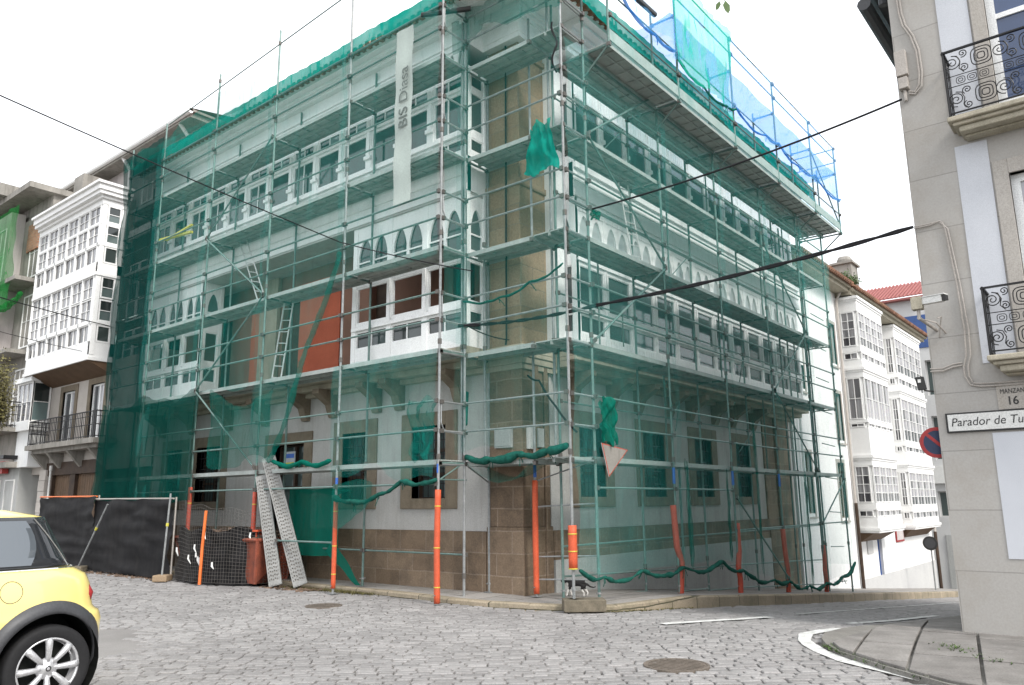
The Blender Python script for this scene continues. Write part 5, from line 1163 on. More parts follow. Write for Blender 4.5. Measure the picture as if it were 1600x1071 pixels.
bay(36.5, 41.3, 8.2, 9.15, [(.8,1.1,1),(1.35,2.75,4),(3.6,3.85,1),(4.06,5.9,4),(6.5,6.8,1),(7.0,8.57,4)], .45, 4)
m = MB(); m.path([(42.15,8.5,9.2),(42.15,8.6,9.0),(42.15,8.6,.1)], .06, 8); m.path([(42.15,8.6,.1),(42.15,8.6,-2.9)], .075, 8, 1); m.build('downpipe', ['plaster', 'darkwood'], hG)
ch = thing('chimney', 'tall rendered chimney with a round cap on the bay house roof', 'chimney', (36.5, 9.7, 10))
m = MB(); m.box(35.9, 9.5, 9.9, 36.9, 10.3, 12.1); m.box(35.8, 9.4, 12.1, 37.0, 10.4, 12.2); m.build('stack', 'concrete', ch); m = MB(); m.lathe([(.32,0),(.34,.18),(.26,.34),(.001,.4)], (36.4,9.9,12.2), (0,0,1), 14); m.build('cap', 'concrete', ch)
foliage('roof_plant', 'green weeds growing on the tiles beside the chimney', 'plant', (34.8, 9.3, 10.9), (.9, .4, .35), 500, 'leaf', .12, 10, 9)
# --- end of the street
hE = thing('end_building', 'grey building with a red roof closing the end of the right street', 'building', (46, 8, -3))
FE = Face('L', 46.0); m = MB(); ops = [(6.0,8.95,7.0,8.9), (6.0,8.95,3.6,5.9), (6.0,9.05,.7,2.0)]
prev = -5
for (a, b, c, d) in sorted(ops, key=lambda q: q[2]): FE.box(m, -3, 14.5, prev, c, -.4, 0); FE.box(m, b, 14.5, c, d, -.4, 0); FE.box(m, -3, a, c, d, -.4, 0); prev = d
FE.box(m, -3, 14.5, prev, 12.5, -.4, 0); m.build('wall', 'farwall', hE)
for (a, b, c, d) in ops: sash(FE, hE, a, b, c, d, -.2, 3, 1, 'glass_dark', 'farwall', .06, .06)
m = MB(); FE.box(m, -3, 8.9, -3.2, -.2, 0, .06); m.build('garage_shutter', 'cement', hE)
m = MB(); m.quad((45.6,8.4,12.45),(45.6,14.6,12.45),(49,14.6,14.0),(49,8.4,14.0))
for k in range(31): m.path([(45.55,8.5+k*.2,12.47),(49,8.5+k*.2,14.03)], .05, 5)
m.box(45.6, 8.35, 12.3, 49, 14.6, 12.4); m.build('roof', 'tile_red', hE)
m = MB(); FE.box(m, 7.9, 10.4, 9.6, 11.4, 0, .05); m.build('blue_cladding', 'blue_dull', hE)
FE2 = MB(); FE.box(FE2, 8.0, 9.2, 2.4, 3.3, 0, .2); FE2.build('awning', 'signwhite', hE)
rs = thing('round_sign', 'small round sign on a thin pole at the far end of the right street', 'sign', (35.6, 7.6, -2.3))
m = MB(); m.tube((36.2,7.6,-2.3),(36.2,7.6,.05),.03,8); m.build('pole', 'steel', rs); m = MB(); m.lathe([(.001,0),(.28,0),(.28,.02),(.001,.02)], (36.15,7.6,-.15), (-1,0,0), 24); m.lathe([(.20,.021),(.28,.021)], (36.15,7.6,-.15), (-1,0,0), 24, 1); m.build('plate', ['cladding','black'], rs)
# --- grey house in the right foreground
hR = thing('grey_house', 'grey stone house in the right foreground with iron balconies and a street name sign', 'house', (11.37, 2.14, 0))
GX = 11.37; FGR = Face('L', GX)
# the window bay of this front: openings at y from -0.25 to 0.98
m = MB(); wy0, wy1 = -.35, .98
for z0, z1, op in ((-.8, 2.2, []), (2.2, 5.2, []), ):
    pass
wins = [(wy0, wy1, 6.68, 9.3), (wy0, wy1, 3.40, 5.72), (-2.9, -1.6, 6.68, 9.3), (-2.9, -1.6, 3.40, 5.72)]
for z0, z1 in ((-1.0, 3.2), (3.2, 6.2), (6.2, 10.5)): wall_open(FGR, m, -6, 2.14, z0, z1, [q for q in wins if z0 <= q[2] < z1], -.35, 0)
m.box(GX+.36, -6, -1.5, 24, 2.13, 10.45); m.build('wall', 'grey_stone', hR)
for (z0, z1) in ((3.3, 6.25), (6.7, 10.3)):
    o = MB(); FGR.box(o, 1.17, 1.545, z0, z1, 0, .012); o.build('rendered_panel', 'cream_panel', hR)
o = MB(); FGR.box(o, -.9, 1.545, .90, 2.42, 0.0, .010); o.build('rendered_panel', 'cream_panel', hR)
for (a, b, c, d) in wins:
    o = MB(); FGR.box(o, b, b+.17, c-.2, d+.2, -.1, .03); FGR.box(o, a-.17, a, c-.2, d+.2, -.1, .03); FGR.box(o, a, b, d, d+.2, -.1, .03); o = o.build('window_surround', 'grey_plain', hR, bevel=.008)
    m = MB(); n_ = 2
    sash(FGR, o, a, b, c, d, -.10, 2, 2, 'glass_blue' if c > 5 else 'glass_pale', 'wood', .10, .07)
# balconies
def spiral(m, F, c, r, turns, sgn, w_, a0=0, th=.007, k=1.0):
    pts = []
    n = int(14*turns)
    for i in range(n+1):
        t = i/n; rr = r*(1-t*.88); a = a0 + sgn*t*turns*2*math.pi; pts.append(F.P(c[0]+rr*math.cos(a)*k, c[1]+rr*math.sin(a), w_))
    m.path(pts, th, 5)
def oval(m, F, c, ru, rv, w_, th=.007):
    m.path([F.P(c[0]+ru*math.copysign(abs(math.cos(t))**.6, math.cos(t)), c[1]+rv*math.copysign(abs(math.sin(t))**.6, math.sin(t)), w_) for t in [2*math.pi*i/22 for i in range(23)]], th, 5)
def balcony(yl, zs, zr, label=None):
    """slab underside zs, rail top zr; left end at y = yl; projects .42 m"""
    w_ = .42; yr = -.9
    o = MB()
    o.box(GX-w_-.02, yr, zs-.0, GX, yl+.02, zs+.07); o.box(GX-w_+.03, yr, zs-.05, GX, yl-.03, zs); o.box(GX-w_+.08, yr, zs-.13, GX, yl-.09, zs-.05); o.box(GX-.2, yr, zs-.16, GX, yl-.12, zs-.13)
    slab = o.build('balcony_slab', 'slab', hR, bevel=.015)
    m = MB(); z0, z1 = zs+.07, zr; F = FGR; ww = w_-.03; u1 = yl-.02
    m.obox(((GX-ww), (u1+yr)/2, z1), (.022,0,0), (0,(u1-yr)/2,0), (0,0,.010)); m.obox((GX-ww, (u1+yr)/2, z0+.05), (.012,0,0), (0,(u1-yr)/2,0), (0,0,.008))
    m.obox((GX-ww/2, u1, z1), (ww/2,0,0), (0,.022,0), (0,0,.010)); m.obox((GX-ww/2, u1, z0+.05), (ww/2,0,0), (0,.012,0), (0,0,.008))
    m.tube((GX-ww, u1, z0), (GX-ww, u1, z1+.02), .014, 8)
    H = z1-z0; zc = z0+.05+(H-.05)/2
    for zq in (zc-.075, zc+.075): m.tube(F.P(u1, zq, ww), F.P(yr, zq, ww), .006, 5)
    u = u1-.02; k = 0
    while u > yr+.3:
        cw = .30
        for s_, zc_ in ((1, zc+.075+(z1-zc-.075)/2), (-1, zc-.075-(zc-.075-z0-.05)/2)):
            r = (z1-zc-.075)/2*.92
            spiral(m, F, (u-.075, zc_+.0*s_), r*.62, 2.0, 1, ww, 1.6*s_); spiral(m, F, (u-.205, zc_+s_*r*.62), r*.34, 1.6, -1, ww, -1.2*s_); spiral(m, F, (u-.205, zc_-s_*r*.60), r*.34, 1.6, 1, ww, 1.0*s_)
            m.path([F.P(u-.075, zc_+r*.62, ww), F.P(u-.14, zc_+r*.5, ww), F.P(u-.17, zc_, ww), F.P(u-.15, zc_-r*.55, ww), F.P(u-.2, zc_-r*.95, ww)], .007, 5)
        u -= cw
        for s_, zc_ in ((1, zc+.075+(z1-zc-.075)/2), (-1, zc-.075-(zc-.075-z0-.05)/2)):
            r = (z1-zc-.075)/2*.92
            for q in (1.0, .68, .36): oval(m, F, (u-.11, zc_), .115*q, r*.72*q, ww)
        for q in (-.12, .02, .15): oval(m, F, (u+q, zc), .05, .045, ww, .005); oval(m, F, (u+q, zc), .025, .02, ww, .005)
        u -= .24
    v = z0+.1
    for q in range(4): 
        yy = q/3*ww; m.tube((GX-ww+yy*.96, u1, z0), (GX-ww+yy*.96, u1, z1), .007, 5)
    for zc_ in (zc+.22, zc-.22):
        for q in (.25, .7): spiral(m, Face('R', u1), (GX-ww*q, zc_), .075, 1.6, 1, 0.0, 0)
    m.build('balcony_railing', 'iron', hR)
balcony(1.51, 6.44, 7.44); balcony(1.42, 3.26, 4.18)
m = MB(); m.box(GX-.5, -6, 10.4, 24, 2.6, 10.6); m.build('eave', 'grey_plain', hR)
m = MB(); m.path([(11.45, 2.36, 9.25), (24, 2.36, 9.25)], .14, 10); m.box(11.5, 2.14, 9.15, 24, 2.32, 9.42); m.path([(11.55, 2.5, 8.95), (24, 2.5, 8.95)], .10, 10)
m.path([(11.7,2.26,8.9),(11.7,2.26,10.5)], .07, 8); m.build('gutter', 'cladding', hR)
# street name sign and plaque
sg = thing('street_sign', 'white street name sign with black border on the grey house', 'sign', (GX-.03, 1.4, 2.57))
m = MB(); FGR.box(m, .55, 2.04, 2.445, 2.695, .004, .035); m.build('board', 'black', sg, bevel=.004)
m = MB(); FGR.box(m, .57, 2.015, 2.465, 2.675, .035, .040); m.build('face', 'signwhite', sg)
textobj('Parador de Tu', .150, (GX-.0415, 1.985, 2.525), (0,-1,0), (0,0,1), 'black', sg, depth=.001, shear=.2, off=.0, sx=.90)
pq = thing('house_number_plaque', 'grey painted plaque reading MANZANA 16 above the street sign', 'plaque', (GX-.02, 1.2, 2.9))
m = MB(); FGR.box(m, .7, 1.44, 2.70, 3.05, .0125, .018); m.build('board', 'grey_plain', pq)
textobj('MANZANA', .085, (GX-.0215, 1.405, 2.895), (0,-1,0), (0,0,1), 'black', pq, depth=.001, off=.0, sx=.72)
textobj('16', .145, (GX-.0215, 1.345, 2.755), (0,-1,0), (0,0,1), 'black', pq, depth=.001, off=.002, sx=.9)
# conduits, junction box
P_ = lambda y, z, w_=.03: FGR.P(y, z, w_)
for dy in (0, .035):
    m = MB(); m.path([P_(2.03+dy-.035,9.2), P_(2.01+dy-.035,8.45), P_(1.98+dy-.035,8.25), P_(1.90+dy-.035,8.05), P_(1.85+dy-.035,7.8), P_(1.845+dy-.035,7.45), P_(1.87+dy*.8-.03,7.25+dy), P_(1.93,7.17+dy), P_(2.0,7.20+dy)], .013, 6)
    m.build('conduit', 'pipe', hR); m = MB(); m.path([P_(1.80+dy*.6,5.25), P_(1.77-dy*.8,5.14), P_(1.72-dy,4.4), P_(1.70-dy*1.3,3.75), P_(1.72-dy*1.5,3.42), P_(1.76-dy*1.4,3.28), P_(1.76-dy*1.3,3.15), P_(1.71-dy,3.04+dy*.5), P_(1.6,3.01+dy), P_(1.35,3.0+dy), P_(.4,3.0+dy)], .011, 6)
    m.build('conduit', 'pipe', hR); m = MB(); m.path([P_(2.15,3.26+dy), P_(2.0,3.25+dy), P_(1.88,3.29+dy), P_(1.77,3.30+dy)], .010, 6)
    m.build('conduit', 'pipe', hR); m = MB(); m.path([P_(2.14,5.24+dy*.6), P_(1.95,5.24+dy*.6), P_(1.83,5.27), P_(1.80,5.25)], .009, 6)
    m.build('conduit', 'pipe', hR)
m = MB(); FGR.box(m, 1.98, 2.13, 7.48, 7.86, .0, .09); FGR.box(m, 1.99, 2.11, 7.27, 7.44, .0, .11); FGR.box(m, 2.03, 2.07, 7.1, 7.27, .02, .06); m.build('junction_box', 'pipe', hR, bevel=.008)
# security camera on a bracket
cc = thing('security_camera', 'beige security camera on a bent bracket at the grey house corner', 'camera', (11.0, 2.2, 3.9))
m = MB(); m.path([(11.37,2.02,3.80),(11.15,2.08,3.86),(11.0,2.15,3.93)], .022, 8); m.path([(11.37,1.92,3.75),(11.1,1.97,3.85),(11.05,2.09,3.9)], .011, 6); m.path([(11.36,2.0,3.70),(11.25,1.93,3.95),(11.15,1.96,3.92)], .008, 6); m.tube((11.0,2.14,3.9),(11.0,2.14,4.05),.022,8); m.build('bracket', 'pipe', cc)
m = MB(); m.box(10.94, 2.08, 4.03, 11.06, 2.21, 4.19); m.box(10.95, 2.09, 4.19, 11.05, 2.2, 4.2); m.build('mount_box', 'slab', cc, bevel=.008)
a, b = Vector((11.0, 2.07, 4.13)), Vector((10.93, 1.84, 4.12)); d_ = (b-a).normalized(); sd = d_.cross(Vector((0,0,1)))
m = MB(); m.obox((a+b)/2, d_*.13, sd*.045, Vector((0,0,.042))); m.obox((a+b)/2+Vector((0,0,.05))+d_*.02, d_*.15, sd*.055, Vector((0,0,.006))); m.obox(b+d_*.03, d_*.03, sd*.035, Vector((0,0,.032)), 1); m.build('housing', ['signwhite', 'black'], cc)
# flood light, no parking sign on the corner
fl_ = thing('flood_light', 'small black flood light sticking out from the grey house corner', 'lamp', (11.3, 2.2, 3.05))
m = MB(); m.tube((11.4,2.14,3.0),(11.2,2.22,3.0),.012,6); m.obox((11.15,2.24,3.09), (.03,.01,0), (0.0,.05,.0), (0,.012,.085)); m.build('body', 'black', fl_, bevel=.006); m = MB(); m.obox((11.118,2.25,3.12), (.002,0,0), (0,.018,0), (0,0,.022)); m.build('lens', 'signwhite', fl_)
ns = thing('no_parking_sign', 'round red and blue no parking sign edge-on beside the grey house corner', 'road sign', (11.4, 2.2, 2.34))
c_ = (11.45, 2.195, 2.34); ax_ = (-.93, -.30, 0)
m = MB(); m.lathe([(.001,-.01),(.20,-.01),(.20,.004),(.001,.004)], c_, ax_, 30); m.build('plate', 'steel', ns)
m = MB(); m.lathe([(.155,.006),(.2,.006)], c_, ax_, 30); av = Vector(ax_).normalized(); s1 = av.cross(Vector((0,0,1))).normalized(); dd = (s1*.7+Vector((0,0,.7))).normalized(); m.obox(Vector(c_)+av*.007, dd*.16, dd.cross(av)*.02, av*.001); m.build('red_ring', 'red', ns)
m = MB(); m.lathe([(.001,.005),(.156,.005)], c_, ax_, 30); m.build('blue_disc', 'navy', ns)
m = MB(); m.tube((11.5,2.15,2.34),(11.6,2.10,2.34),.015,6); m.build('bracket', 'steel', ns)
# ---------------------------------------------------------------- building site at the left
def thing1(mb, name, mats, label, cat, group=None, **k): return tag(mb.build(name, mats, **k), label, cat, group)
# black sheeting panels on a tube frame
def sheet_panel(label, p, q, h, bar=None, seed=0):
    t = thing('site_fence', label, 'fence', (p[0], p[1], 0)); frame_m = bar or 'pipe'; P, Q = Vector((*p, 0)), Vector((*q, 0)); d = (Q-P); L = d.length; d.normalize(); n = Vector((-d.y, d.x, 0))
    m = MB(); m.grid(lambda a, b: P+d*(L*a)+Vector((0,0,.04+(h-.06)*b - .04*math.sin(math.pi*a*3)**2*b))+-n*.0+n*(.07*noise.noise(Vector((a*L*1.1, b*3, seed)))+.06*(1-abs(noise.noise(Vector((a*2+b, b*7, seed))))*2)-.05), 40, 22); m.build('sheeting', 'black_sheet', t, smooth=True, fix=False)
    m = MB(); m.tube(P+Vector((0,0,h)), Q+Vector((0,0,h-.03)), .022, 6); m.build('top_bar', frame_m, t); m = MB(); m.tube(P+n*.06, P+n*.06+Vector((0,0,h)), .02, 6); m.tube(Q+n*.06, Q+n*.06+Vector((0,0,h)), .02, 6); m.tube(P+n*.06+Vector((0,0,.3)), Q+n*.06+Vector((0,0,.3)), .02, 6); m.build('frame', 'pipe', t)
    return t
sheet_panel('black sheeted fence panel with an orange top bar behind the yellow car', (9.35, 25.6), (9.2, 21.5), 1.92, 'orange_paint', 1)
sheet_panel('black sheeted fence panel between the two grey props', (9.2, 21.6), (9.08, 17.3), 1.82, None, 5)
def prop(label, p, q, foot):
    t = thing('fence_prop', label, 'prop', (p[0], p[1], 0), 'props holding the site fence'); MB().tube(p, q, .022, 8).build('tube', 'steel', t)
    f = MB(); f.obox((p[0]+.02, p[1], .07), (.10,-.12,0), (.14,.12,0), (0,0,.07)); f.build('foot', foot, t, bevel=.02); MB().tube(Vector(p).lerp(Vector(q), .60), Vector(p).lerp(Vector(q), .64), .032, 8).build('tape', 'gold', t)
prop('leaning grey tube prop on a pale wooden foot, nearest the yellow car', (9.0, 21.75, .1), (9.05, 20.5, 1.68), 'wood_raw')
prop('upright grey tube prop on a rounded stone foot beside the mesh fence', (8.95, 17.32, .1), (9.0, 17.3, 1.9), 'stone_up')
# welded mesh fence curving round the skip
FP = [(9.12,17.1),(9.0,16.3),(9.02,15.6),(9.2,14.95),(9.55,14.5),(10.05,14.25)]
FPd = dense(FP, .07); mf = thing('mesh_fence', 'welded wire mesh fence curving round the skip, hung with black sheet', 'fence', (9.0, 15.6, 0))
m = MB()
def fh(i): return 1.72 - .28*i/len(FPd) + .03*math.sin(i*.5)
for i, (x, y) in enumerate(FPd): m.tube((x, y, .06), (x+.02*math.sin(i*.4), y, fh(i)), .003, 4)
for k in range(22):
    f = k/21; m.path([(x, y, .06+(fh(i)-.06)*f) for i, (x, y) in enumerate(FPd)], .003, 4)
m.build('wire_mesh', 'coupler', mf)
m = MB(); m.grid(lambda a, b: (lambda q: (q[0]+.06+.07*noise.noise(Vector((a*7,b*3,2))), q[1]+.03+.05*noise.noise(Vector((a*9,b*3,7))), .02+1.12*b+.06*math.sin(a*17)*b))(FPd[min(len(FPd)-1, int(a*.84*(len(FPd)-1)))]), 70, 22); m.build('black_sheet', 'black_sheet', mf, smooth=True, fix=False)
m = MB(); rn = random.Random(4)
for k in range(9):
    i = rn.randrange(len(FPd)); x, y = FPd[i]; z = rn.uniform(.4, 1.2); m.path([(x-.02, y, z), (x-.035, y-.05*rn.random(), z-.08), (x-.03, y-.10*rn.random()-.03, z-.16*rn.random()-.05)], [.018,.022,.006], 5)
m.build('tie_rags', 'signwhite', mf)
thing1(MB().path([(8.93,15.70,.02),(8.95,15.72,.8),(8.96,15.68,1.52)], .032, 8), 'orange_post', 'orange_paint', 'thin orange post standing before the mesh fence', 'post')
sk = thing('skip', 'scuffed orange rubble skip behind the mesh fence', 'skip', (9.9, 15.7, 0))
m = MB(); b0 = [(9.42,14.45,.06),(10.35,14.75,.06),(10.4,17.2,.06),(9.5,17.2,.06)]; t0 = [(9.4,14.4,.92),(10.5,14.4,.92),(10.55,17.6,.92),(9.35,17.6,.92)]
for i in range(4): j = (i+1)%4; m.quad(b0[i], b0[j], t0[j], t0[i])
m.quad(*b0); m.build('body', 'skip_or', sk, fix=False); m = MB()
for i in range(4): j = (i+1)%4; m.tube(t0[i], t0[j], .045, 6)
for i in range(4): m.tube(b0[i], t0[i], .035, 5)
m.build('rim', 'skip_or', sk)
m = MB(); rn = random.Random(9)
for k in range(420):
    x, y = rn.uniform(9.45, 10.45), rn.uniform(14.5, 17.5); z = .82 + .28*math.exp(-((x-9.95)**2+(y-15.9)**2*.4)) * rn.random() + .05*rn.random(); a = rn.random()*3; s_ = rn.uniform(.03, .11)
    m.obox((x,y,z), Vector((math.cos(a),math.sin(a),rn.uniform(-.4,.4)))*s_, Vector((-math.sin(a),math.cos(a),rn.uniform(-.4,.4)))*s_*.6, Vector((0,0,s_*.35)))
o = m.build('rubble', 'rubble'); o['kind'] = 'stuff'
m = MB(); rn = random.Random(19)
for k in range(260):
    x, y = rn.choice([(rn.uniform(8.9,9.3), rn.uniform(17.5,21.5)), (rn.uniform(9.4,9.9), rn.uniform(12.8,14.4))]); a = rn.random()*3; s_ = rn.uniform(.012, .05)
    m.obox((x,y,s_*.3), Vector((math.cos(a),math.sin(a),rn.uniform(-.2,.2)))*s_, Vector((-math.sin(a),math.cos(a),0))*s_*.6, Vector((0,0,s_*.3)))
o = m.build('rubble', 'rubble'); o['kind'] = 'stuff'
thing1(MB().box(9.5,14.62,.9,9.75,14.9,1.08).box(9.45,14.55,1.08,9.8,14.97,1.12), 'crate', 'orange', 'small bright orange crate on the skip rim beside the metal planks', 'crate', bevel=.01)
# perforated steel planks leaning on the scaffold
def perf_plank(label, a, b, wd, L, pm_='plankgrey'):
    t = thing('metal_plank', label, 'plank', a, 'perforated planks leaning on the scaffold'); a, b, wd = Vector(a), Vector(b), Vector(wd); ax = (b-a).normalized(); L = (b-a).length; W = wd.length; wn = (wd-ax*wd.dot(ax)).normalized(); nn = ax.cross(wn)
    if nn.dot(Vector((-1,-.3,0))) < 0: nn = -nn
    m = MB(); nc = 6; w_ = W/nc; nr = int(L/.075); h_ = L/nr
    for i in range(nr):
        for j in range(nc):
            o = a+ax*(i*h_)+wn*(j*w_+ (0))
            c = [o, o+wn*w_, o+wn*w_+ax*h_, o+ax*h_]
            if i in (0, nr-1): m.quad(*c); continue
            if (i+j) % 2: k0, k1 = .20, .72
            else: k0, k1 = .20, .72
            sh = .10 if j % 2 else -.10
            q = [o+wn*w_*.2+ax*h_*(.3+sh), o+wn*w_*.8+ax*h_*(.3+sh), o+wn*w_*.8+ax*h_*(.78+sh), o+wn*w_*.2+ax*h_*(.78+sh)]
            for e in range(4): f = (e+1) % 4; m.quad(c[e], c[f], q[f], q[e])
    for s_ in (0, 1):
        o = a+wn*(W*s_); m.obox(o+ax*L/2-nn*.025, ax*L/2, wn*.004, nn*.028); m.obox(o+ax*L/2+nn*.002+wn*(.012 if s_ == 0 else -.012), ax*L/2, wn*.012, nn*.003)
    for i in (0, 1): o = a+ax*(L*i)+wn*W/2; m.obox(o-nn*.02, ax*.01, wn*W/2, nn*.02)
    m.build('deck_plate', pm_, t, fix=False)
    r = MB(); r.quad(a-nn*.03, a+wn*W-nn*.03, a+wn*W+ax*L-nn*.03, a+ax*L-nn*.03)
    for k in range(1, 6): o = a+ax*(L*k/6)+wn*W/2; r.obox(o-nn*.022, ax*.015, wn*W/2, nn*.008)
    r.build('underside_rib', 'pipe', t, fix=False)
perf_plank('bright perforated metal plank, the taller of the two leaning on the scaffold', (9.62, 13.42, .04), (9.50, 14.55, 2.56), (.17,-.21,0), 2.7)
perf_plank('duller perforated metal plank, the shorter of the two leaning on the scaffold', (9.42, 13.95, .04), (9.48, 14.72, 2.20), (.15,-.20,0), 2.3)
m = MB(); m.grid(lambda a, b: (10.22-.10*math.sin(a*5)*(1-b)-.05*math.sin(a*13)*(1-b), 14.55-1.62*a, 1.95-1.35*(1-b)+.10*math.sin(a*3.1)*b*(1-b)*3), 30, 20)
m.grid(lambda a, b: (10.22+b*.5, 14.55-1.62*a, 1.95+.04*math.sin(a*9)-.1*b), 20, 5); m.grid(lambda a, b: (10.2-.02*math.sin(b*9), 13.0-.9*b+.22*a*(1-b*.3), .95-.85*b-.25*a*(1-b)), 8, 20)
thing1(m, 'tarpaulin', 'net_thick', 'green sheet draped like a tent over the lower scaffold rail', 'tarpaulin', smooth=True, fix=False)
# block under the corner standard
m = MB(); m.obox((10.32, 7.05, .09), (.21,-.24,0), (.13,.115,0), (0,0,.088)); thing1(m, 'timber_block', 'wood_raw', 'weathered grey block carrying the corner scaffold post at the kerb', 'block', bevel=.012)
m = MB(); rn = random.Random(2)
# yield sign fixed to the scaffold
ys = thing('yield_sign', 'faded triangular yield sign tied askew to the corner scaffold', 'road sign', (11.2, 7.0, 2.3))
tri = [Vector((10.86,6.99,2.57)), Vector((11.66,6.97,2.49)), Vector((11.09,7.01,2.02))]; cen = sum(tri, Vector())/3
m = MB(); m.prism(tri, (0,.012,0)); m.build('plate', 'steel_lt', ys, bevel=.008)
ins = [cen+(p-cen)*.985+Vector((0,-.003,0)) for p in tri]; inn = [cen+(p-cen)*.90+Vector((0,-.003,0)) for p in tri]; m = MB()
for i in range(3): j = (i+1) % 3; m.quad(ins[i], ins[j], inn[j], inn[i])
m.build('red_border', 'orange2', ys, fix=False); m = MB(); m.quad(*[p+Vector((0,0,0)) for p in inn]); m.build('face', 'concrete', ys, fix=False)
# ---------------------------------------------------------------- cables
def cable(label, pts, r, sag=.0, mat='cable', name='overhead_cable', twin=False):
    P = [Vector(p) for p in pts]; m = MB()
    for k in range(2 if twin else 1):
        Q = []
        for a, b in zip(P, P[1:]):
            for i in range(24):
                f = i/24; q = a.lerp(b, f); q.z -= sag*4*f*(1-f)
                if twin: q += Vector((0, 0, .016*math.cos(f*26+k*math.pi)))
                Q.append(q)
        Q.append(P[-1]); m.path(Q, r, 6)
    return thing1(m, name, mat, label, 'cable')
cable('thin black cable from the corner scaffold up to the junction box on the grey house', [(10.86,7.02,6.62),(11.28,2.09,7.12)], .016, .10)
cable('thick twin black cable from the corner scaffold to the grey house below the first balcony', [(10.0,9.4,4.75),(10.9,7.05,4.90),(11.30,2.14,5.25)], .02, .07, twin=True)
cable('thin cable slanting across the sky at upper left to the scaffold', [(2.89,12.34,7.57),(9.45,12.17,6.81),(9.5,8.6,5.50)], .011, .03)
cable('lower black cable from the left frame edge to the end of the nets', [(2.0,19.5,6.9),(9.45,22.3,6.6)], .013, .12)
cable('lowest thin cable from the left frame edge to the white gallery', [(2.0,19.5,6.2),(9.45,24.0,6.1)], .008, .12)
cable('black cable hanging from the stone pier down to the lowest corner deck', [(10.86,8.5,3.85),(10.80,8.2,3.72),(10.6,7.7,3.2),(10.32,7.1,2.72)], .018, .03)
cable('black cable looping round the pier from the thick twin cable', [(10.2,9.4,4.8),(10.84,8.9,4.55)], .012, .05)
thing1(MB().path([(10.55,9.7,3.62),(10.3,9.5,3.0)], .045, 8), 'drain_spout', 'rope', 'dark green pipe stub hanging askew below the slab beside the pier', 'pipe')
# twig with leaves hanging into the frame from above
tw = thing('tree_branch', 'tip of a leafy twig hanging into the top of the frame', 'branch', (3.87,1.57,4.9))
m = MB(); m.path([(3.75,1.62,5.1),(3.82,1.57,4.75),(3.86,1.565,4.5),(3.87,1.56,4.42)], [.012,.008,.004,.002], 5); m.path([(3.82,1.57,4.75),(3.88,1.50,4.55),(3.90,1.47,4.44)], [.006,.004,.002], 5); m.build('stem', 'bark', tw)
for (c, d, L) in (((3.855,1.585,4.425),(-.1,.3,-.9),.06), ((3.865,1.555,4.42),(.1,-.1,-1),.085), ((3.90,1.475,4.45),(.1,-.2,-.8),.05), ((3.87,1.56,4.47),(.5,-.5,-.3),.05), ((3.85,1.56,4.55),(-.2,.5,.2),.07), ((3.9,1.5,4.55),(.3,-.4,-.2),.07)):
    c, d = Vector(c), Vector(d).normalized(); e_ = rt; 
    m = MB(); m.quad(c, c+d*L*.35+e_*L*.24, c+d*L*.75+e_*L*.18, c+d*L, c+d*L*.75-e_*L*.18, c+d*L*.35-e_*L*.24); m.build('leaf', 'leaf', tw, fix=False)
# ---------------------------------------------------------------- cat
def skin_mesh(name, verts, edges, radii, mats, parent=None, sub=2):
    me = bpy.data.meshes.new(name); me.from_pydata([tuple(v) for v in verts], edges, []); ob = bpy.data.objects.new(name, me); COL.objects.link(ob)
    sk = ob.modifiers.new('skin', 'SKIN'); 
    for i, r in enumerate(radii): me.skin_vertices[0].data[i].radius = (r, r)
    me.skin_vertices[0].data[0].use_root = True
    sb = ob.modifiers.new('sub', 'SUBSURF'); sb.levels = sub; sb.render_levels = sub
    bpy.context.view_layer.update(); me2 = bpy.data.meshes.new_from_object(ob.evaluated_get(bpy.context.evaluated_depsgraph_get())); bpy.data.objects.remove(ob)
    for q in mats: me2.materials.append(M[q])
    me2.polygons.foreach_set('use_smooth', [True]*len(me2.polygons))
    o = bpy.data.objects.new(name, me2); COL.objects.link(o)
    if parent: o.parent = parent; o.matrix_parent_inverse = world_inv(parent)
    return o
ct = thing('cat', 'black cat with white legs walking along the wall behind the corner post', 'cat', (11.25, 7.85, .1))
cz = ground_z(11.3)+kh(11.3)+.003; R_ = Vector((0.633,-0.774,0)); N_ = Vector((.774,.633,0))
def cp(a, z, s=0): return Vector((11.32, 7.90, cz)) + R_*a + N_*s + Vector((0,0,z))
V = [cp(.10,.235), cp(0,.228), cp(-.10,.235), cp(-.155,.262), cp(-.205,.275), cp(-.245,.258),                 # 0-5 body to muzzle
     cp(.165,.235), cp(.20,.205), cp(.25,.165), cp(.31,.15), cp(.35,.165),                                     # 6-10 rump and tail
     cp(-.10,.17,-.035), cp(-.135,.09,-.04), cp(-.155,.015,-.04), cp(-.10,.17,.035), cp(-.075,.09,.04), cp(-.055,.015,.04),   # fore legs 11-16
     cp(.13,.17,-.04), cp(.10,.115,-.04), cp(.145,.065,-.04), cp(.135,.012,-.04), cp(.14,.17,.04), cp(.17,.115,.04), cp(.215,.07,.04), cp(.20,.012,.04)]  # hind 17-24
E_ = [(0,1),(1,2),(2,3),(3,4),(4,5),(0,6),(6,7),(7,8),(8,9),(9,10),(2,11),(11,12),(12,13),(2,14),(14,15),(15,16),(6,17),(17,18),(18,19),(19,20),(6,21),(21,22),(22,23),(23,24)]
rr = [.062,.058,.060,.042,.046,.022,.052,.020,.014,.012,.008,.030,.019,.015,.030,.019,.015,.036,.022,.015,.014,.036,.022,.015,.014]
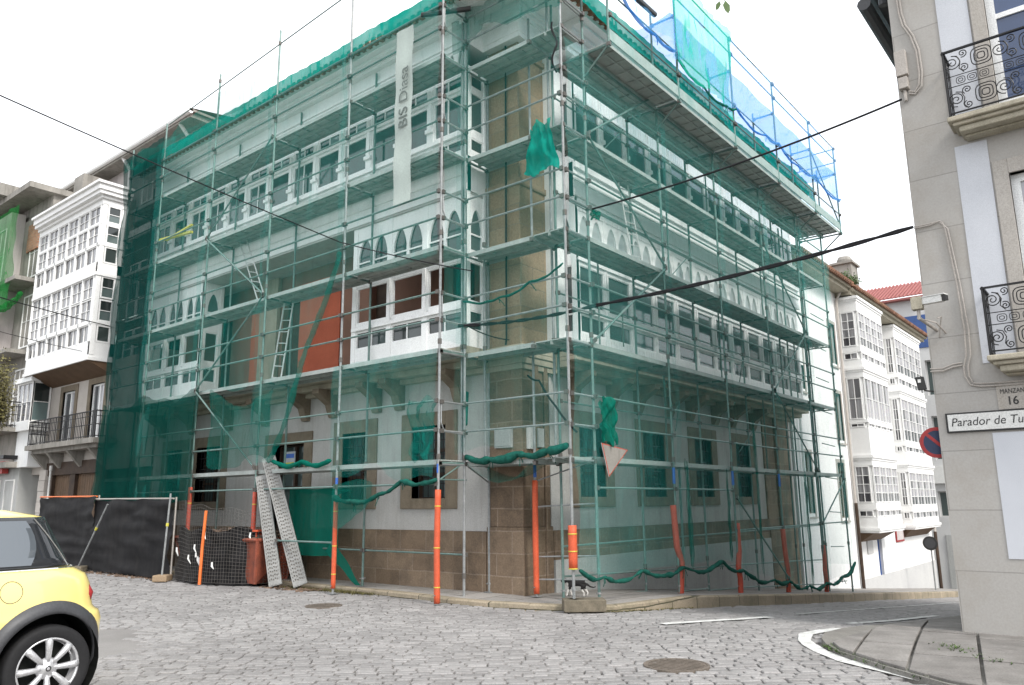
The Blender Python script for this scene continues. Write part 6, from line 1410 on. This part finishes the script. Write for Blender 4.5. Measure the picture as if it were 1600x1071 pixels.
try:
    co = skin_mesh('body', V, E_, rr, ['fur_b', 'fur_w'], ct)
    mi = []
    for p in co.data.polygons:
        c = p.center; a = (c-Vector((11.32,7.9,cz))).dot(R_); z = c.z-cz
        mi.append(1 if (z < .125 and a < .26) or (a < -.12 and z < .235) else 0)
    co.data.polygons.foreach_set('material_index', mi)
except Exception as ex: print('CAT', ex)
m = MB()
for s in (-.022, .022):
    b_ = cp(-.20,.305,s); m.quad(b_+R_*.014, b_-R_*.012, b_+Vector((0,0,.038))+N_*s*.3); m.quad(b_+N_*.012, b_-N_*.012, b_+Vector((0,0,.038)))
m.build('ear', 'fur_b', ct, fix=False)
# ---------------------------------------------------------------- yellow car: rear towards +x, near flank at y = 7.2
car = thing('parked_car', 'small yellow hatchback with black wheel arches at the left frame edge', 'car', (1.4, 8.1, 0))
XR, YM, HW, LEN = 3.39, 8.11, .91, 4.05
WX, WR, WZ = 2.83, .335, .335; WX2 = WX-2.76
def interp(tab, z):
    for (a, b), (c, d) in zip(tab, tab[1:]):
        if z <= c: return b + (d-b)*max(0, (z-a)/(c-a))
    return tab[-1][1]
TR = [(.2,.10),(.30,.03),(.36,0),(.66,0),(.73,.03),(.76,.085),(.95,.12),(1.05,.17),(1.10,.26),(1.12,.30),(1.54,.52),(1.60,.80)]
TF = [(.2,.12),(.36,.02),(.6,0),(.75,.08),(.88,.22),(1.0,.8),(1.10,1.25),(1.12,1.30),(1.54,2.05),(1.60,2.3)]
WT = [(.2,.88),(.32,.95),(.5,.985),(.72,1.0),(.9,.985),(1.02,.95),(1.10,.90),(1.12,.88),(1.54,.70),(1.60,.55)]
def ring(z, n=96, rc=.46):
    t0, t1, w_ = interp(TR, z), LEN-interp(TF, z), interp(WT, z)*HW; L = t1-t0; pts = []
    hx, hy = L/2, w_; cxp = XR-(t0+t1)/2
    for i in range(n):
        a = 2*math.pi*i/n; ca, sa = math.cos(a), math.sin(a)
        # superellipse, squarer along the flanks
        ex, ey = .30, .42
        pts.append((cxp+hx*math.copysign(abs(ca)**ex, ca), YM+hy*math.copysign(abs(sa)**ey, sa), z))
    return pts
def rings(zs, cap0=False, cap1=True, n=96):
    m = MB(); R = [ring(z, n) for z in zs]
    for r in R: m.v += r
    for k in range(len(R)-1):
        for j in range(n): m.f.append((k*n+j, k*n+(j+1)%n, (k+1)*n+(j+1)%n, (k+1)*n+j)); m.m.append(0)
    if cap0: m.f.append(tuple(range(n))[::-1]); m.m.append(0)
    if cap1: m.f.append(tuple((len(R)-1)*n+j for j in range(n))); m.m.append(0)
    return m
import bisect
YBC = {}
def yb(x, z):
    """near flank y of the body at x, z"""
    key = round(z, 4)
    if key not in YBC: YBC[key] = sorted((p[0], p[1]) for p in ring(z, 900) if p[1] < YM-.2)
    r = YBC[key]; 
    if x >= r[-1][0]: return r[-1][1]
    k = bisect.bisect_left([q[0] for q in r], x); k = max(1, min(len(r)-1, k)); (a, b), (c, d) = r[k-1], r[k]
    return b + (d-b)*(x-a)/max(1e-6, c-a)
def bool_cut(o, cyls):
    for c in cyls:
        md = o.modifiers.new('b', 'BOOLEAN'); md.operation = 'DIFFERENCE'; md.object = c; md.solver = 'EXACT'
    bpy.context.view_layer.update(); me = bpy.data.meshes.new_from_object(o.evaluated_get(bpy.context.evaluated_depsgraph_get())); o.modifiers.clear(); o.data = me
    for c in cyls: bpy.data.objects.remove(c)
cut = []
for wx in (WX, WX2):
    c = MB().lathe([(.001,-.4),(.415,-.4),(.415,2.3),(.001,2.3)], (wx, 7.0, WZ+.02), (0,1,0), 40); cut.append(c.build('cutter', 'dark'))
bo = rings([.2,.24,.30,.34,.38,.46,.55,.62,.66,.70,.73,.75,.78,.84,.90,.96,1.01,1.05,1.08,1.10,1.115], cap0=True).build('body', 'yellow', car)
bool_cut(bo, cut); bo.data.polygons.foreach_set('use_smooth', [abs(p.normal.z) < .97 for p in bo.data.polygons])
gh = rings([1.116,1.2,1.3,1.4,1.48,1.54], cap0=True).build('window_band', 'car_glass', car, smooth=True)
rf = rings([1.535,1.56,1.575,1.585,1.595,1.60], cap0=True).build('roof', 'yellow', car, smooth=True)
b_ = MB(); r = ring(1.112, 96); b_.path([(p[0]+(.004 if p[0] > 2 else 0), p[1]-(.006 if p[1] < YM else -.006), p[2]) for p in r]+[r[0]], .008, 5); b_.build('trim_strip', 'chrome', car)
# side glass and light hatch edge
def side_pt(x, z, off): return (x, yb(x, z)-off, z)
m = MB(); 
for i in range(22):
    for j in range(6):
        def q(i_, j_):
            f, g_ = i_/22, j_/6; z = 1.15+.36*g_; xr = 2.735-.10*abs(g_-.55)**2.0*4*.6 - .05*g_; xl = 1.55+.2*g_; return side_pt(xl+(xr-xl)*f, z, .004)
        m.quad(q(i,j), q(i+1,j), q(i+1,j+1), q(i,j+1))
m.build('side_window', 'car_side', car, smooth=True, fix=False)
m = MB(); m.path([side_pt(2.995-.0*k-.29*(k/8)**1.15, 1.125+.40*k/8, .006) for k in range(9)], .006, 5); m.build('trim_strip', 'chrome', car)
# black cladding over the arches, following the flank
for wx in (WX, WX2):
    m = MB(); n = 40; prof = [(.405,.005),(.405,.045),(.43,.05),(.47,.04),(.505,.004)]; i0 = len(m.v)
    for k in range(n+1):
        a = math.radians(-22+224*k/n)
        for (r, o) in prof:
            x, z = wx+r*math.cos(a), max(.2, WZ+.02+r*math.sin(a)); x = min(x, XR-.02-(.0 if z > .3 else .03))
            m.v.append((x, yb(x, z)-o, z))
    for k in range(n):
        for j in range(len(prof)-1): p_ = len(prof); m.f.append((i0+k*p_+j, i0+(k+1)*p_+j, i0+(k+1)*p_+j+1, i0+k*p_+j+1)); m.m.append(0)
    m.build('arch_cladding', 'cladding', car, smooth=True)
    m = MB(); m.lathe([(.412,0.03),(.412,.5),(.05,.5)], (wx, 7.22, WZ+.02), (0,1,0), 32); m.build('arch_liner', 'dark', car, fix=False)
m = MB(); m.obox((1.4, yb(1.4,.27)+.0, .27), (.93,0,0), (0,.02,0), (0,0,.06)); m.build('sill_cladding', 'cladding', car, bevel=.01)
r_ = MB(); cx_, cz_ = 2.505, .955
r_.path([(cx_+.083*math.cos(t), yb(cx_+.083*math.cos(t), cz_+.083*math.sin(t))-.0015, cz_+.083*math.sin(t)) for t in [2*math.pi*i/36 for i in range(37)]], .0028, 5); r_.build('fuel_flap', 'cladding', car)
m = MB(); x = 3.235; m.path([(XR-.205, YM-.66, .80), (XR-.215, YM-.66, .88), (XR-.23, YM-.66, .95)], [.03,.055,.03], 10); m.build('tail_light', 'red', car, smooth=True)
m = MB(); m.path([side_pt(1.72, z, .001) for z in (.32,.5,.7,.9,1.05,1.11)], .003, 5); m.path([side_pt(.62, z, .001) for z in (.32,.5,.7,.9,1.0)], .003, 5); m.build('door_gap', 'black', car)
def wheel(wx, yo, sgn):
    t_ = MB(); t_.lathe([(.235,.0),(.25,-.008),(.30,-.012),(.322,-.004),(.333,.02),(.335,.06),(.335,.14),(.333,.18),(.322,.205),(.235,.2)], (wx, yo, WZ), (0, sgn, 0), 48); w_ = t_.build('wheel', 'rubber', car, smooth=True)
    m = MB(); m.lathe([(.237,.2),(.232,.02),(.236,.002),(.238,-.004),(.226,-.004),(.218,.012),(.21,.10),(.001,.10)], (wx, yo, WZ), (0, sgn, 0), 48)
    m.build('rim', 'alloy', w_, smooth=True)
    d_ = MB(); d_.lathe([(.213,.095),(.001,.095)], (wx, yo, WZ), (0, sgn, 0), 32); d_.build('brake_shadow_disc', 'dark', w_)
    for k in range(8):
        a = math.radians(90+45*k+2); d = Vector((math.cos(a), 0, math.sin(a))); s = Vector((-math.sin(a), 0, math.cos(a))); c = Vector((wx, yo, WZ)); y_ = Vector((0, sgn, 0)); sp = MB()
        sp.path([c+d*.055+y_*.015, c+d*.09+y_*.006, c+d*.15+y_*.002, c+d*.195+y_*.004, c+d*.228+y_*.012], [.020,.022,.026,.029,.030], 10); sp.build('spoke', 'alloy', w_, smooth=True)
    h = MB(); h.lathe([(.001,-.012),(.03,-.012),(.034,-.006),(.070,.0),(.085,.03)], (wx, yo, WZ), (0, sgn, 0), 24); h.build('hub', 'alloy', w_, smooth=True)
    h = MB(); h.lathe([(.012,-.0135),(.022,-.0135)], (wx, yo, WZ), (0, sgn, 0), 24); h.build('hub_ring', 'black', w_)
wheel(WX, 7.215, 1); wheel(WX2, 7.215, 1); wheel(WX, 9.01, -1); wheel(WX2, 9.01, -1)
m = MB(); m.box(-.4, 7.5, .2, 3.1, 8.7, .45); m.build('underbody', 'dark', car)
